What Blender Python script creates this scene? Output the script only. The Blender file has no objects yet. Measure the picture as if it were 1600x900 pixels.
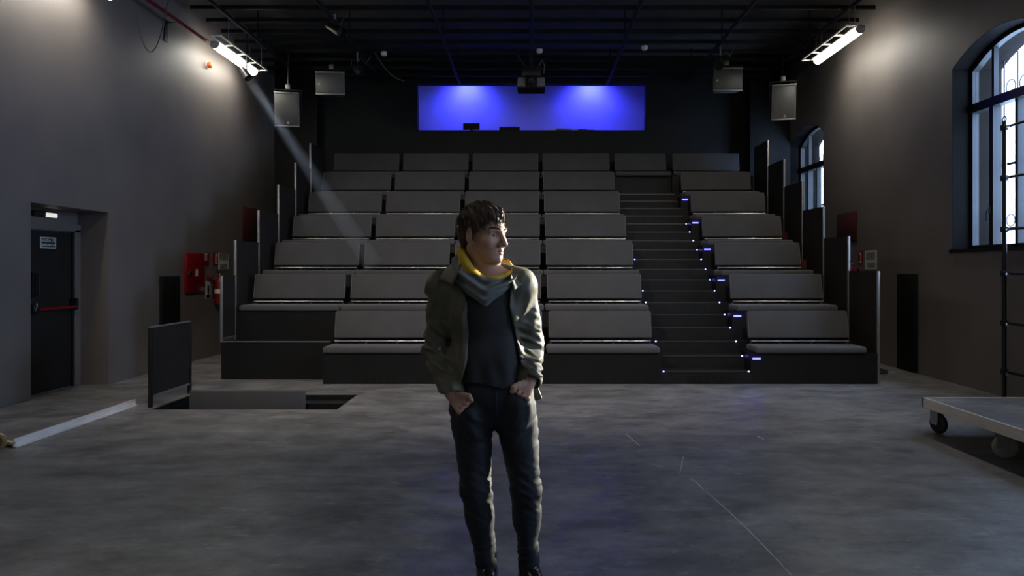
import bpy, bmesh, math, random
import numpy as np
from mathutils import Vector, Matrix
random.seed(7); np.random.seed(7)
scene = bpy.context.scene
COL = scene.collection
F = 1100.0; CX, CY = 830.0, 420.0; CAMH = 1.45      # focal length and vanishing point in pixels of the 1600x900 frame

# ------------------------------------------------------------------ camera, sky, sun, exposure
cam_d = bpy.data.cameras.new('camera'); cam = bpy.data.objects.new('camera', cam_d); COL.objects.link(cam)
cam.location = (0, 0, CAMH); cam.rotation_euler = (math.pi/2, 0, 0)
cam_d.sensor_width = 36; cam_d.lens = 36*F/1600
cam_d.shift_x = -(CX-800)/1600; cam_d.shift_y = -(450-CY)/1600
cam_d.clip_start = 0.05; cam_d.clip_end = 200
scene.camera = cam
world = bpy.data.worlds.new('sky'); scene.world = world; world.use_nodes = True
bg = world.node_tree.nodes['Background']; bg.inputs[0].default_value = (0.42, 0.61, 1.0, 1); bg.inputs[1].default_value = 10.0
sun_d = bpy.data.lights.new('sun', 'SUN'); sun = bpy.data.objects.new('sun', sun_d); COL.objects.link(sun)
sun_d.energy = 17.0; sun_d.angle = math.radians(1.2); sun_d.color = (1.0, 0.9, 0.76)
SUN_DIR = Vector((-0.2-5.7, 3.1-8.0, 1.42-3.05)).normalized()      # travels from the middle window to where the person stands
sun.rotation_euler = SUN_DIR.to_track_quat('-Z', 'Y').to_euler()
sun.location = (20, 20, 9)
vs = scene.view_settings
vs.view_transform = 'Standard'; vs.look = 'None'; vs.gamma = 1.0; vs.use_curve_mapping = False; vs.exposure = 1.0

# ------------------------------------------------------------------ helpers
def nodes_of(m): return m.node_tree.nodes, m.node_tree.links
def mat(name, col, rough=0.6, metal=0.0, var=0.12, scale=8.0, bump=0.0, bscale=60.0, spec=0.5, emit=None, estr=0.0, stretch=(1, 1, 1), sheen=0.0):
    m = bpy.data.materials.new(name); m.use_nodes = True
    N, L = nodes_of(m); b = N['Principled BSDF']
    b.inputs['Roughness'].default_value = rough; b.inputs['Metallic'].default_value = metal
    b.inputs['Specular IOR Level'].default_value = spec
    if sheen: b.inputs['Sheen Weight'].default_value = sheen
    c = tuple(col)+(1,)
    b.inputs['Base Color'].default_value = c
    if emit: b.inputs['Emission Color'].default_value = tuple(emit)+(1,); b.inputs['Emission Strength'].default_value = estr
    if var or bump:
        tc = N.new('ShaderNodeTexCoord'); mp = N.new('ShaderNodeMapping'); L.new(tc.outputs['Object'], mp.inputs[0]); mp.inputs['Scale'].default_value = stretch
    if var:
        nz = N.new('ShaderNodeTexNoise'); nz.inputs['Scale'].default_value = scale; nz.inputs['Detail'].default_value = 5; L.new(mp.outputs[0], nz.inputs['Vector'])
        rp = N.new('ShaderNodeValToRGB'); rp.color_ramp.elements[0].position = 0.3; rp.color_ramp.elements[1].position = 0.7
        rp.color_ramp.elements[0].color = tuple(x*(1-var) for x in col)+(1,); rp.color_ramp.elements[1].color = tuple(min(1, x*(1+var)) for x in col)+(1,)
        L.new(nz.outputs[0], rp.inputs[0]); L.new(rp.outputs[0], b.inputs['Base Color'])
    if bump:
        n2 = N.new('ShaderNodeTexNoise'); n2.inputs['Scale'].default_value = bscale; n2.inputs['Detail'].default_value = 3; L.new(mp.outputs[0], n2.inputs['Vector'])
        bp = N.new('ShaderNodeBump'); bp.inputs['Strength'].default_value = bump; bp.inputs['Distance'].default_value = 0.004
        L.new(n2.outputs[0], bp.inputs['Height']); L.new(bp.outputs[0], b.inputs['Normal'])
    return m

class MB:
    """collects shapes; build() links them as ONE mesh object"""
    def __init__(s): s.v = []; s.f = []
    def add(s, vs, fs, M=None):
        o = len(s.v)
        for p in vs:
            p = Vector(p)
            s.v.append(tuple(M @ p) if M is not None else tuple(p))
        for f in fs: s.f.append(tuple(i+o for i in f))
        return s
    def box(s, x0, x1, y0, y1, z0, z1, M=None):
        return s.add([(x0,y0,z0),(x1,y0,z0),(x1,y1,z0),(x0,y1,z0),(x0,y0,z1),(x1,y0,z1),(x1,y1,z1),(x0,y1,z1)],
                     [(3,2,1,0),(4,5,6,7),(0,1,5,4),(1,2,6,5),(2,3,7,6),(3,0,4,7)], M)
    def tube(s, pts, r, n=10, cap=True):
        pts = [Vector(p) for p in pts]; rings = []
        rs = r if isinstance(r, (list, tuple)) else [r]*len(pts)
        up = None
        for i, p in enumerate(pts):
            a = pts[max(i-1, 0)]; b = pts[min(i+1, len(pts)-1)]
            t = (b-a).normalized()
            if up is None: up = Vector((0, 0, 1)) if abs(t.z) < 0.9 else Vector((0, 1, 0))
            u = t.cross(up).normalized(); w = u.cross(t).normalized(); up = w
            rings.append([tuple(p+(u*math.cos(2*math.pi*k/n)+w*math.sin(2*math.pi*k/n))*rs[i]) for k in range(n)])
        o = len(s.v)
        for rg in rings: s.v.extend(rg)
        for i in range(len(pts)-1):
            for k in range(n):
                a = o+i*n+k; b = o+i*n+(k+1) % n
                s.f.append((a, b, b+n, a+n))
        if cap:
            s.f.append(tuple(o+k for k in range(n-1, -1, -1))); s.f.append(tuple(o+(len(pts)-1)*n+k for k in range(n)))
        return s
    def lathe(s, prof, c=(0,0,0), n=20, M=None):
        o = []; vs = []; fs = []
        for r, z in prof:
            for k in range(n): vs.append((c[0]+r*math.cos(2*math.pi*k/n), c[1]+r*math.sin(2*math.pi*k/n), c[2]+z))
        for i in range(len(prof)-1):
            for k in range(n):
                a = i*n+k; b = i*n+(k+1) % n; fs.append((a, b, b+n, a+n))
        fs.append(tuple(range(n-1, -1, -1))); fs.append(tuple((len(prof)-1)*n+k for k in range(n)))
        return s.add(vs, fs, M)
    def prism(s, poly, d0, d1, axis='x'):
        """poly = 2-D points; axis x: poly is (y,z); axis y: poly is (x,z); axis z: poly is (x,y)"""
        mk = {'x': lambda a, b, d: (d, a, b), 'y': lambda a, b, d: (a, d, b), 'z': lambda a, b, d: (a, b, d)}[axis]
        n = len(poly)
        vs = [mk(a, b, d0) for a, b in poly]+[mk(a, b, d1) for a, b in poly]
        fs = [tuple(range(n)), tuple(range(2*n-1, n-1, -1))]+[(i, i+n, (i+1) % n+n, (i+1) % n) for i in range(n)]
        return s.add(vs, fs)
    def build(s, name, m, parent=None, bevel=0.0, seg=2, smooth=False, label=None):
        me = bpy.data.meshes.new(name); me.from_pydata(s.v, [], s.f)
        bm = bmesh.new(); bm.from_mesh(me)
        bmesh.ops.recalc_face_normals(bm, faces=bm.faces)
        if bevel: bmesh.ops.bevel(bm, geom=[e for e in bm.edges if e.calc_face_angle(0) > 0.5], offset=bevel, segments=seg, affect='EDGES', profile=0.5)
        if smooth or bevel:
            for f in bm.faces: f.smooth = True
            for e in bm.edges: e.smooth = e.calc_face_angle(0) < math.radians(38)
        bm.to_mesh(me); bm.free()
        o = bpy.data.objects.new(name, me); COL.objects.link(o)
        if m: me.materials.append(m)
        if parent: o.parent = parent
        if label: o['label'] = label
        return o
def empty(name, loc=(0,0,0), label=None, cat=None, group=None, rot=(0,0,0)):
    o = bpy.data.objects.new(name, None); COL.objects.link(o); o.location = loc; o.rotation_euler = rot; o.empty_display_size = 0.1
    return tag(o, label, cat, group)
def tag(o, label=None, cat=None, group=None, kind=None):
    if label: o['label'] = label
    if cat: o['category'] = cat
    if group: o['group'] = group
    if kind: o['kind'] = kind
    return o
def copy_tree(o, parent=None):
    c = o.copy(); COL.objects.link(c); c.parent = parent
    for ch in list(o.children): copy_tree(ch, c)
    return c
def struct(o): o['kind'] = 'structure'; return o
def P(px, py, Y): return Vector(((px-CX)*Y/F, Y, CAMH-(py-CY)*Y/F))

# ------------------------------------------------------------------ materials
M = {}
def wall_mat(name, col, rough):
    m = mat(name, col, rough, var=0.10, scale=1.3, bump=0.12, bscale=35)
    return m
M['wall'] = wall_mat('charcoal_paint', (0.160, 0.138, 0.126), 0.55)
M['back'] = mat('black_paint', (0.017, 0.018, 0.0175), 0.7, var=0.15, scale=1.5, spec=0.2)
M['ceil'] = mat('ceiling_paint', (0.085, 0.083, 0.078), 0.7, var=0.2, scale=2)
M['tier'] = mat('black_laminate', (0.0095, 0.0095, 0.0095), 0.5, var=0.15, scale=3, spec=0.2)
M['tread'] = mat('tread_vinyl', (0.012, 0.012, 0.0125), 0.6, var=0.25, scale=14, bump=0.1, spec=0.2)
M['nosing'] = mat('aluminium_nosing', (0.06, 0.06, 0.062), 0.45, metal=0.6, var=0.1)
M['fabric'] = mat('grey_upholstery', (0.066, 0.064, 0.065), 0.85, var=0.08, scale=4, bump=0.25, bscale=220, spec=0.3, sheen=0.15)
M['piping'] = mat('grey_piping', (0.11, 0.11, 0.11), 0.7, var=0)
M['chrome'] = mat('brushed_steel', (0.55, 0.55, 0.56), 0.28, metal=1.0, var=0.08, scale=20)
M['steel'] = mat('grey_steel', (0.30, 0.30, 0.30), 0.40, metal=0.7, var=0.1, scale=12)
M['panel'] = mat('dark_panel', (0.023, 0.020, 0.018), 0.6, var=0.15, scale=4, spec=0.15)
M['black'] = mat('matt_black', (0.008, 0.0078, 0.0075), 0.6, var=0.15, spec=0.2)
M['blackmetal'] = mat('black_metal', (0.015, 0.015, 0.016), 0.38, metal=0.3, var=0.15)
M['red'] = mat('red_enamel', (0.20, 0.004, 0.008), 0.35, var=0.08)
M['dullred'] = mat('dull_red', (0.07, 0.006, 0.008), 0.85, var=0.15)  # shared by the alarm button and the pads and boards standing for glow
M['white'] = mat('white_print', (0.62, 0.61, 0.57), 0.5, var=0.06)
M['alu'] = mat('aluminium', (0.80, 0.74, 0.68), 0.5, metal=0.0, var=0.12, scale=18, stretch=(1, 0.2, 1))
M['speaker'] = mat('grey_speaker_cabinet', (0.16, 0.16, 0.155), 0.5, var=0.1)
M['grille'] = mat('speaker_grille', (0.11, 0.11, 0.107), 0.45, metal=0.3, var=0.2, scale=300)
M['frame'] = mat('window_frame_paint', (0.014, 0.0135, 0.013), 0.4, var=0.1, spec=0.3)
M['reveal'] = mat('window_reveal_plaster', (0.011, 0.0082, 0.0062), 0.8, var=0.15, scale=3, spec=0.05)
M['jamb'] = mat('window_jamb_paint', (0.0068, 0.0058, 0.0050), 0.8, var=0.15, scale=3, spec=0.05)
M['iron'] = mat('wrought_iron', (0.012, 0.012, 0.013), 0.5, metal=0.4, var=0.2)
M['tubelight'] = mat('lit_tube', (1, 1, 1), 0.5, var=0, emit=(1.0, 0.97, 0.86), estr=16.0)
M['led'] = mat('blue_led', (0.1, 0.1, 1), 0.5, var=0, emit=(0.22, 0.22, 1.0), estr=9.0)
M['ledbar'] = mat('blue_led_bar', (0.1, 0.1, 1), 0.5, var=0, emit=(0.05, 0.05, 1.0), estr=6.0)
M['booth'] = mat('booth_plaster', (0.70, 0.70, 0.72), 0.8, var=0.05, scale=2)
M['brass'] = mat('brass', (0.62, 0.50, 0.25), 0.35, metal=0.8, var=0.15)
M['wood'] = mat('brown_wood', (0.20, 0.10, 0.05), 0.5, var=0.3, scale=10)
M['rubber'] = mat('black_rubber', (0.012, 0.012, 0.012), 0.6, var=0.2)
M['greyrubber'] = mat('grey_rubber', (0.36, 0.35, 0.32), 0.55, var=0.15)
M['wire'] = mat('cable_black', (0.02, 0.02, 0.02), 0.5, var=0)
M['greywire'] = mat('cable_grey', (0.10, 0.10, 0.09), 0.5, var=0)
M['orange'] = mat('orange_plastic', (0.7, 0.13, 0.03), 0.35, var=0)
def glass_mat():
    m = bpy.data.materials.new('window_glass'); m.use_nodes = True; N, L = nodes_of(m); N.remove(N['Principled BSDF'])
    t = N.new('ShaderNodeBsdfTransparent'); t.inputs[0].default_value = (0.93, 0.95, 0.95, 1)
    g = N.new('ShaderNodeBsdfGlossy'); g.inputs['Roughness'].default_value = 0.03
    lw = N.new('ShaderNodeLayerWeight'); lw.inputs[0].default_value = 0.5
    fr = N.new('ShaderNodeMapRange'); fr.inputs[1].default_value = 0.5; fr.inputs[2].default_value = 1.0; fr.inputs[3].default_value = 0.03; fr.inputs[4].default_value = 0.30; L.new(lw.outputs['Facing'], fr.inputs[0]); mx = N.new('ShaderNodeMixShader')
    L.new(fr.outputs[0], mx.inputs[0]); L.new(t.outputs[0], mx.inputs[1]); L.new(g.outputs[0], mx.inputs[2]); L.new(mx.outputs[0], N['Material Output'].inputs[0])
    return m
M['glass'] = glass_mat()
def floor_mat():
    m = bpy.data.materials.new('worn_grey_stage_floor'); m.use_nodes = True; N, L = nodes_of(m); b = N['Principled BSDF']
    tc = N.new('ShaderNodeTexCoord')
    def noise(scale, stretch, detail=6, rough=0.6):
        mp = N.new('ShaderNodeMapping'); mp.inputs['Scale'].default_value = stretch; L.new(tc.outputs['Object'], mp.inputs[0])
        n = N.new('ShaderNodeTexNoise'); n.inputs['Scale'].default_value = scale; n.inputs['Detail'].default_value = detail; n.inputs['Roughness'].default_value = rough
        L.new(mp.outputs[0], n.inputs['Vector']); return n
    def ramp(src, p0, c0, p1, c1):
        r = N.new('ShaderNodeValToRGB'); r.color_ramp.elements[0].position = p0; r.color_ramp.elements[1].position = p1
        r.color_ramp.elements[0].color = c0; r.color_ramp.elements[1].color = c1; L.new(src.outputs[0], r.inputs[0]); return r
    def mix(fac, a, bb, mode='MIX'):
        x = N.new('ShaderNodeMix'); x.data_type = 'RGBA'; x.blend_type = mode
        if isinstance(fac, float): x.inputs[0].default_value = fac
        else: L.new(fac, x.inputs[0])
        L.new(a, x.inputs[6]); L.new(bb, x.inputs[7]); return x
    big = ramp(noise(0.9, (0.8, 1.2, 1)), 0.3, (0.138, 0.133, 0.131, 1), 0.72, (0.248, 0.240, 0.237, 1))
    mid = ramp(noise(2.2, (1.0, 1.4, 1), 12, 0.74), 0.32, (0.40, 0.40, 0.41, 1), 0.70, (1.50, 1.48, 1.47, 1))
    a = mix(1.0, big.outputs[0], mid.outputs[0], 'MULTIPLY')
    sc = ramp(noise(6.5, (0.7, 1.5, 1), 12, 0.78), 0.56, (0, 0, 0, 1), 0.76, (1, 1, 1, 1))
    pale = N.new('ShaderNodeRGB'); pale.outputs[0].default_value = (0.44, 0.44, 0.45, 1)
    c = mix(sc.outputs[0], a.outputs[2], pale.outputs[0])
    L.new(c.outputs[2], b.inputs['Base Color'])
    rr = ramp(noise(4.0, (0.8, 2.2, 1), 7, 0.65), 0.3, (0.27, 0.27, 0.27, 1), 0.7, (0.55, 0.55, 0.55, 1)); L.new(rr.outputs[0], b.inputs['Roughness'])
    bp = N.new('ShaderNodeBump'); bp.inputs['Strength'].default_value = 0.12; bp.inputs['Distance'].default_value = 0.004
    L.new(noise(18, (0.8, 1.4, 1), 4).outputs[0], bp.inputs['Height']); L.new(bp.outputs[0], b.inputs['Normal'])
    return m
M['floor'] = floor_mat()

# ------------------------------------------------------------------ the room
XL, XR, YB, YF, ZC = -5.30, 5.35, 14.85, -4.5, 5.95
PIT = (-3.92, -2.0, 7.25, 8.12)
# floor with the trap opening left free
fl = MB()
px0, px1, py0, py1 = PIT
for x0, x1, y0, y1 in ((XL-.6, px0, YF, YB+2.6), (px1, XR, YF, YB+2.6), (px0, px1, YF, py0), (px0, px1, py1, YB+2.6)):
    fl.box(x0, x1, y0, y1, -0.12, 0)
floor = struct(fl.build('floor', M['floor']))
pit = MB()
pt = .012
pit.box(px0, px0+pt, py0, py1, -0.9, -0.004).box(px1-pt, px1, py0, py1, -0.9, -0.004).box(px0, px1, py0, py0+pt, -0.9, -0.004).box(px0, px1, py1-pt, py1, -0.9, -0.004).box(px0-.05, px1+.05, py0-.05, py1+.05, -0.95, -0.9)
struct(pit.build('floor_pit', M['black']))
def scratch(a, b, w, bend=0.0):
    mb = MB(); n = 14; a = Vector(a); b = Vector(b); d = (b-a); nn = Vector((-d.y, d.x, 0)).normalized()
    L_ = []
    for i in range(n+1):
        t = i/n; p = a+d*t+nn*(bend*math.sin(math.pi*t)+random.uniform(-.002, .002)); ww = w*(0.6+0.4*math.sin(math.pi*min(1, t*1.1)))
        L_.append((p-nn*ww, p+nn*ww))
    vs = []; fs = []
    for i, (l, r) in enumerate(L_):
        vs += [(l.x, l.y, 0.0012), (r.x, r.y, 0.0012)]
        if i: fs.append((2*i-2, 2*i-1, 2*i+1, 2*i))
    mb.add(vs, fs); return mb.build('scuff_line', M['scuff'], floor)
M['scuff'] = mat('chalky_scuff', (0.62, 0.62, 0.62), 0.7, var=0.4, scale=30)
def fp(px, py): Y = CAMH*F/(py-CY); return ((px-CX)*Y/F, Y, 0)
scratch(fp(1078, 747), fp(1100, 766), 0.004, 0.01); scratch(fp(1098, 764), fp(1242, 905), 0.0032, 0.02)
scratch(fp(978, 678), fp(1000, 697), 0.004); scratch(fp(1068, 712), fp(1062, 742), 0.003)
scratch(fp(1018, 725), fp(1032, 730), 0.004); scratch(fp(1183, 681), fp(1194, 687), 0.006)

# left wall with the door recess
DY0, DY1, DZ = 7.455, 8.83, 2.155
wl = MB()
wl.box(XL-.6, XL, YF, DY0, 0, ZC).box(XL-.6, XL, DY1, YB, 0, ZC).box(XL-.6, XL, DY0, DY1, DZ, ZC)
wall_left = struct(wl.build('wall_left', M['wall']))
# right wall with arched windows
WIN = [(7.22, 8.94), (12.88, 14.60), (1.56, 3.28), (-4.10, -2.38)]
ZS, ZSP, ZAP = 1.69, 3.98, 4.24; XO = 5.97
def arch(y0, y1, n=18, inset=0.0):
    """points of the arch from y0 to y1 at the top"""
    h = (y1-y0)/2; rise = ZAP-ZSP; R = (h*h+rise*rise)/(2*rise); yc = (y0+y1)/2; zc = ZAP-R
    th = math.asin(h/R); out = []
    for i in range(n+1):
        t = -th+2*th*i/n; out.append((yc+(R-inset)*math.sin(t)*(h-inset)/h*1.0, zc+(R-inset)*math.cos(t)))
    return out
wr = MB()
ys = sorted(WIN)
cur = YF
for y0, y1 in ys:
    wr.box(XR, XO, cur, y0, 0, ZC); cur = y1
    wr.box(XR, XO, y0, y1, 0, ZS)
    A = arch(y0, y1)
    for i in range(len(A)-1):
        (ya, za), (yb, zb) = A[i], A[i+1]
        wr.add([(XR,ya,za),(XR,yb,zb),(XR,yb,ZC),(XR,ya,ZC),(XO,ya,za),(XO,yb,zb),(XO,yb,ZC),(XO,ya,ZC)],
               [(0,1,2,3),(7,6,5,4),(0,4,5,1),(3,2,6,7)])
wr.box(XR, XO, cur, YB, 0, ZC)
wall_right = struct(wr.build('wall_right', M['wall']))
# back wall with the control-booth opening, booth behind it
BX0, BX1, BZ0, BZ1 = -2.43, 2.44, 4.36, 5.36
wb = MB()
wb.box(XL-.6, BX0, YB, YB+.2, 0, ZC).box(BX1, XO, YB, YB+.2, 0, ZC).box(BX0, BX1, YB, YB+.2, 0, BZ0).box(BX0, BX1, YB, YB+.2, BZ1, ZC)
struct(wb.build('wall_back', M['back']))
bo = MB()
bo.box(-3.3, 3.3, 17.2, 17.3, 3.3, 6.35).box(-3.4, -3.3, YB+.2, 17.3, 3.3, 6.35).box(3.3, 3.4, YB+.2, 17.3, 3.3, 6.35).box(-3.3, 3.3, YB+.2, 17.2, 3.2, 3.3).box(-3.4, 3.4, YB+.2, 17.3, 6.35, 6.45).box(-3.4, 3.4, YB+.1, YB+.2, ZC, 6.45)
struct(bo.build('wall_booth', M['booth']))
bt = MB(); t_ = 0.025
bt.box(BX0, BX0+t_, YB-.012, YB+.2, BZ0, BZ1).box(BX1-t_, BX1, YB-.012, YB+.2, BZ0, BZ1).box(BX0, BX1, YB-.012, YB+.2, BZ0, BZ0+.012)
struct(bt.build('trim_1', M['back']))
struct(MB().box(XL-.6, XO, YF-.2, YF, 0, ZC).build('wall_front', M['wall']))
struct(MB().box(XL-.6, XO, YF-.2, YB+.2, ZC, ZC+.15).build('ceiling', M['ceil']))
# dark side flats at both ends of the back wall
struct(MB().box(XL, -4.42, YB-.32, YB, 0, ZC-.05).build('trim_2', M['black']))
struct(MB().box(4.52, XR, YB-.32, YB, 0, ZC-.05).build('trim_3', M['black']))

# windows: frame, transom, mullions, panes, iron grille outside
def window(n, y0, y1):
    w = empty('window_%d' % n, (5.62, (y0+y1)/2, ZS)); struct(w)
    off = Vector(w.location)
    def loc(mb): mb.v = [tuple(Vector(p)-off) for p in mb.v]; return mb
    X0, X1 = 5.57, 5.65; fw = 0.055
    A = arch(y0, y1, 18); B = arch(y0, y1, 18, fw)
    B[0] = (y0+fw, B[0][1]); B[-1] = (y1-fw, B[-1][1])
    fr = MB()
    for i in range(len(A)-1):
        fr.prism([A[i], A[i+1], B[i+1], B[i]], X0, X1, 'x')
    fr.box(X0, X1, y0, y0+fw, ZS, ZSP).box(X0, X1, y1-fw, y1, ZS, ZSP).box(X0, X1, y0, y1, ZS, ZS+fw)
    loc(fr).build('window_frame', M['frame'], w)
    loc(MB().box(X0-.02, X1+.02, y0, y1, 3.41, 3.52)).build('transom', M['frame'], w)
    q = (y1-y0)/4
    for yy in (y0+q, y1-q):
        loc(MB().box(X0-.012, X1+.01, yy-.035, yy+.035, ZS, 3.41)).build('mullion', M['frame'], w)
    loc(MB().box(X0, X1, (y0+y1)/2-.025, (y0+y1)/2+.025, ZS, 3.41)).build('mullion', M['frame'], w)
    for yy in (y0+q, y1-q):
        loc(MB().box(X0+.01, X1-.01, yy-.022, yy+.022, 3.52, ZSP+.17)).build('mullion', M['frame'], w)
    cuts = [y0+fw, y0+q, (y0+y1)/2, y1-q, y1-fw]
    for a, b in zip(cuts[:-1], cuts[1:]):
        loc(MB().box(5.605, 5.611, a, b, ZS+fw, 3.42)).build('pane', M['glass'], w)
    lo = [(a, z) for a, z in B]
    loc(MB().prism([(y0+fw, 3.5)]+[(y0+fw, B[0][1])]+lo[1:-1]+[(y1-fw, B[-1][1]), (y1-fw, 3.5)], 5.605, 5.611, 'x')).build('pane', M['glass'], w)
    hd = MB(); yh = y1-q+.01
    hd.box(X0-.03, X0-.012, yh-.012, yh+.012, 2.12, 2.2).tube([(X0-.03, yh, 2.16), (X0-.055, yh, 2.16), (X0-.06, yh+.004, 2.1), (X0-.058, yh+.006, 2.03)], 0.009, 8)
    loc(hd).build('handle', M['blackmetal'], w)
    loc(MB().box(XR-.03, 5.57, y0-.03, y1+.03, ZS-.035, ZS+.004)).build('window_sill', M['frame'], w)
    iv = MB(); ti = .006
    iv.box(XR-.004, X0, y1-ti, y1, ZS, ZSP).box(XR-.004, X0, y0, y0+ti, ZS, ZSP)
    D_ = arch(y0, y1, 18, ti)
    for i in range(len(A)-1): iv.prism([A[i], A[i+1], D_[i+1], D_[i]], XR-.004, X0, 'x')
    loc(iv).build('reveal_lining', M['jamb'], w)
    # plaster lining of the outer reveal
    rv = MB(); tt = 0.008
    rv.box(X1, XO, y1-tt, y1, ZS, ZSP).box(X1, XO, y0, y0+tt, ZS, ZSP).box(X1, XO, y0, y1, ZS, ZS+tt)
    C_ = arch(y0, y1, 18, tt)
    for i in range(len(A)-1): rv.prism([A[i], A[i+1], C_[i+1], C_[i]], X1, XO, 'x')
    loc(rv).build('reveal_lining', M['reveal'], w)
    xg = XO-.05
    k = 0
    for i in range(7):
        yy = y0+.13+i*(y1-y0-.26)/6
        loc(MB().tube([(xg, yy, ZS), (xg, yy, ZSP+.12)], 0.009, 6)).build('grille_bar', M['iron'], w)
    for zz in (1.95, 2.75, 3.55):
        loc(MB().box(xg-.006, xg+.006, y0, y1, zz-.015, zz+.015)).build('grille_bar', M['iron'], w)
    for i in range(6):
        yy = y0+.13+(i+.5)*(y1-y0-.26)/6
        ring = [(xg, yy+.085*math.cos(t), 3.7+.085*math.sin(t)) for t in np.linspace(0, 2*math.pi, 17)]
        loc(MB().tube(ring, 0.007, 6)).build('grille_scroll', M['iron'], w)
        ring = [(xg, yy+.075*math.cos(t), 2.05+.075*math.sin(t)) for t in np.linspace(0, 2*math.pi, 17)]
        loc(MB().tube(ring, 0.007, 6)).build('grille_scroll', M['iron'], w)
    pd = bpy.data.lights.new('window_portal', 'AREA'); pd.shape = 'RECTANGLE'; pd.size = (ZAP-ZS); pd.size_y = (y1-y0)
    pd.cycles.is_portal = True
    po = bpy.data.objects.new('window_portal', pd); COL.objects.link(po); po.location = (XO+.03, (y0+y1)/2, (ZAP+ZS)/2)
    po.rotation_euler = (0, math.pi/2, 0)
for i, (a, b) in enumerate(WIN): window(i+1, a, b)
# unseen block added outside to keep the sun off the window beside the seats
nb = tag(MB().box(6.9, 12, 13.3, 22, -0.12, 8.2).build('added_sun_blocker', mat('pale_render', (0.5, 0.48, 0.44), 0.9, var=0.1)), 'pale block added outside the far arched window to shade it from the sun', 'sun blocker')

# emergency door in its recess
XD = XL-.37
d = empty('door_1', (XD, (DY0+DY1)/2, 0)); struct(d); off = Vector(d.location)
def dl(mb): mb.v = [tuple(Vector(p)-off) for p in mb.v]; return mb
dl(MB().box(XD-.23, XD-.02, DY0, DY1, 0, DZ)).build('back_panel', M['wall'], d)
dl(MB().box(XD-.02, XD+.02, 8.72, DY1, 0, 1.93).box(XD-.02, XD+.02, DY0, 7.74, 0, 1.93).box(XD-.02, XD+.02, DY0, DY1, 1.905, 2.0)).build('door_frame', M['wall'], d)
leaf = dl(MB().box(XD-.035, XD-.008, 7.745, 8.69, 0.012, 1.895)).build('door_leaf', M['panel'], d, bevel=.004)
dl(MB().box(XD-.019, XD+.004, 8.69, 8.72, 0, 1.905)).build('frame_gap', M['black'], d)
bar = dl(MB().tube([(XD+.075, 8.0, 0.985), (XD+.075, 8.66, 0.985)], 0.019, 12)).build('panic_bar', M['red'], d, smooth=True, label='red push bar')
dl(MB().box(XD-.008, XD+.09, 7.90, 8.0, 0.93, 1.04)).build('bar_bracket', M['blackmetal'], d, bevel=.012)
dl(MB().box(XD-.008, XD+.09, 8.65, 8.69, 0.95, 1.09)).build('bar_bracket', M['blackmetal'], d, bevel=.01)
dl(MB().tube([(XD+.08, 7.925, 0.98), (XD+.1, 7.925, 1.02), (XD+.098, 7.93, 1.06)], 0.014, 8)).build('lock_lever', M['chrome'], d, smooth=True)
dl(MB().box(XD-.008, XD+.004, 7.99, 8.06, 1.12, 1.41).tube([(XD, 8.045, 1.14), (XD+.04, 8.045, 1.15), (XD+.04, 8.045, 1.38), (XD, 8.045, 1.39)], 0.009, 8)).build('pull_handle', M['blackmetal'], d)

# text helper: lettering as thin meshes
def text_mesh(body, size, m, parent, matrix, name='lettering', bold=0.0):
    cu = bpy.data.curves.new(name, 'FONT'); cu.body = body; cu.size = size; cu.align_x = 'CENTER'; cu.align_y = 'CENTER'; cu.extrude = 0.0008; cu.offset = bold
    o = bpy.data.objects.new(name, cu); COL.objects.link(o)
    dg = bpy.context.evaluated_depsgraph_get(); me = bpy.data.meshes.new_from_object(o.evaluated_get(dg))
    bpy.data.objects.remove(o); bpy.data.curves.remove(cu)
    me.transform(matrix); me.materials.clear(); me.materials.append(m)
    ob = bpy.data.objects.new(name, me); COL.objects.link(ob); ob.parent = parent; return ob
# on a left wall surface: text x runs along +Y (seen from +X looking -X, right hand is +Y), up is Z
LEFTM = Matrix(((0, 0, 1, 0), (1, 0, 0, 0), (0, 1, 0, 0), (0, 0, 0, 1)))
RIGHTM = Matrix(((0, 0, -1, 0), (-1, 0, 0, 0), (0, 1, 0, 0), (0, 0, 0, 1)))
def at(M_, x, y, z): return Matrix.Translation((x, y, z)) @ M_
sg = empty('exit_sign', (XD-.007, 8.27, 1.755), 'small black and white emergency exit sign on the dark door', 'sign')
MB().box(0, .004, -.135, .135, -.066, .066).build('plate', M['white'], sg)
MB().box(.004, .0048, -.118, .118, -.050, .052).build('print_field', M['black'], sg)
text_mesh('SALIDA DE', 0.052, M['white'], sg, at(LEFTM, .0055, 0, .024), bold=.0012)
text_mesh('EMERGENCIA', 0.040, M['white'], sg, at(LEFTM, .0055, 0, -.026), bold=.0012)
em = empty('emergency_light', (XD-.018, 8.2, 2.085), 'oval emergency light above the door in its recess', 'lamp')
MB().box(0, .05, -.20, .20, -.035, .04).build('housing', M['panel'], em, bevel=.02, seg=3)
MB().box(.03, .062, -.02, .17, -.032, .02).build('diffuser', mat('diffuser_plastic', (0.75, 0.74, 0.70), 0.4, var=0, emit=(1, .97, .88), estr=0.35), em, bevel=.01)

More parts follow.
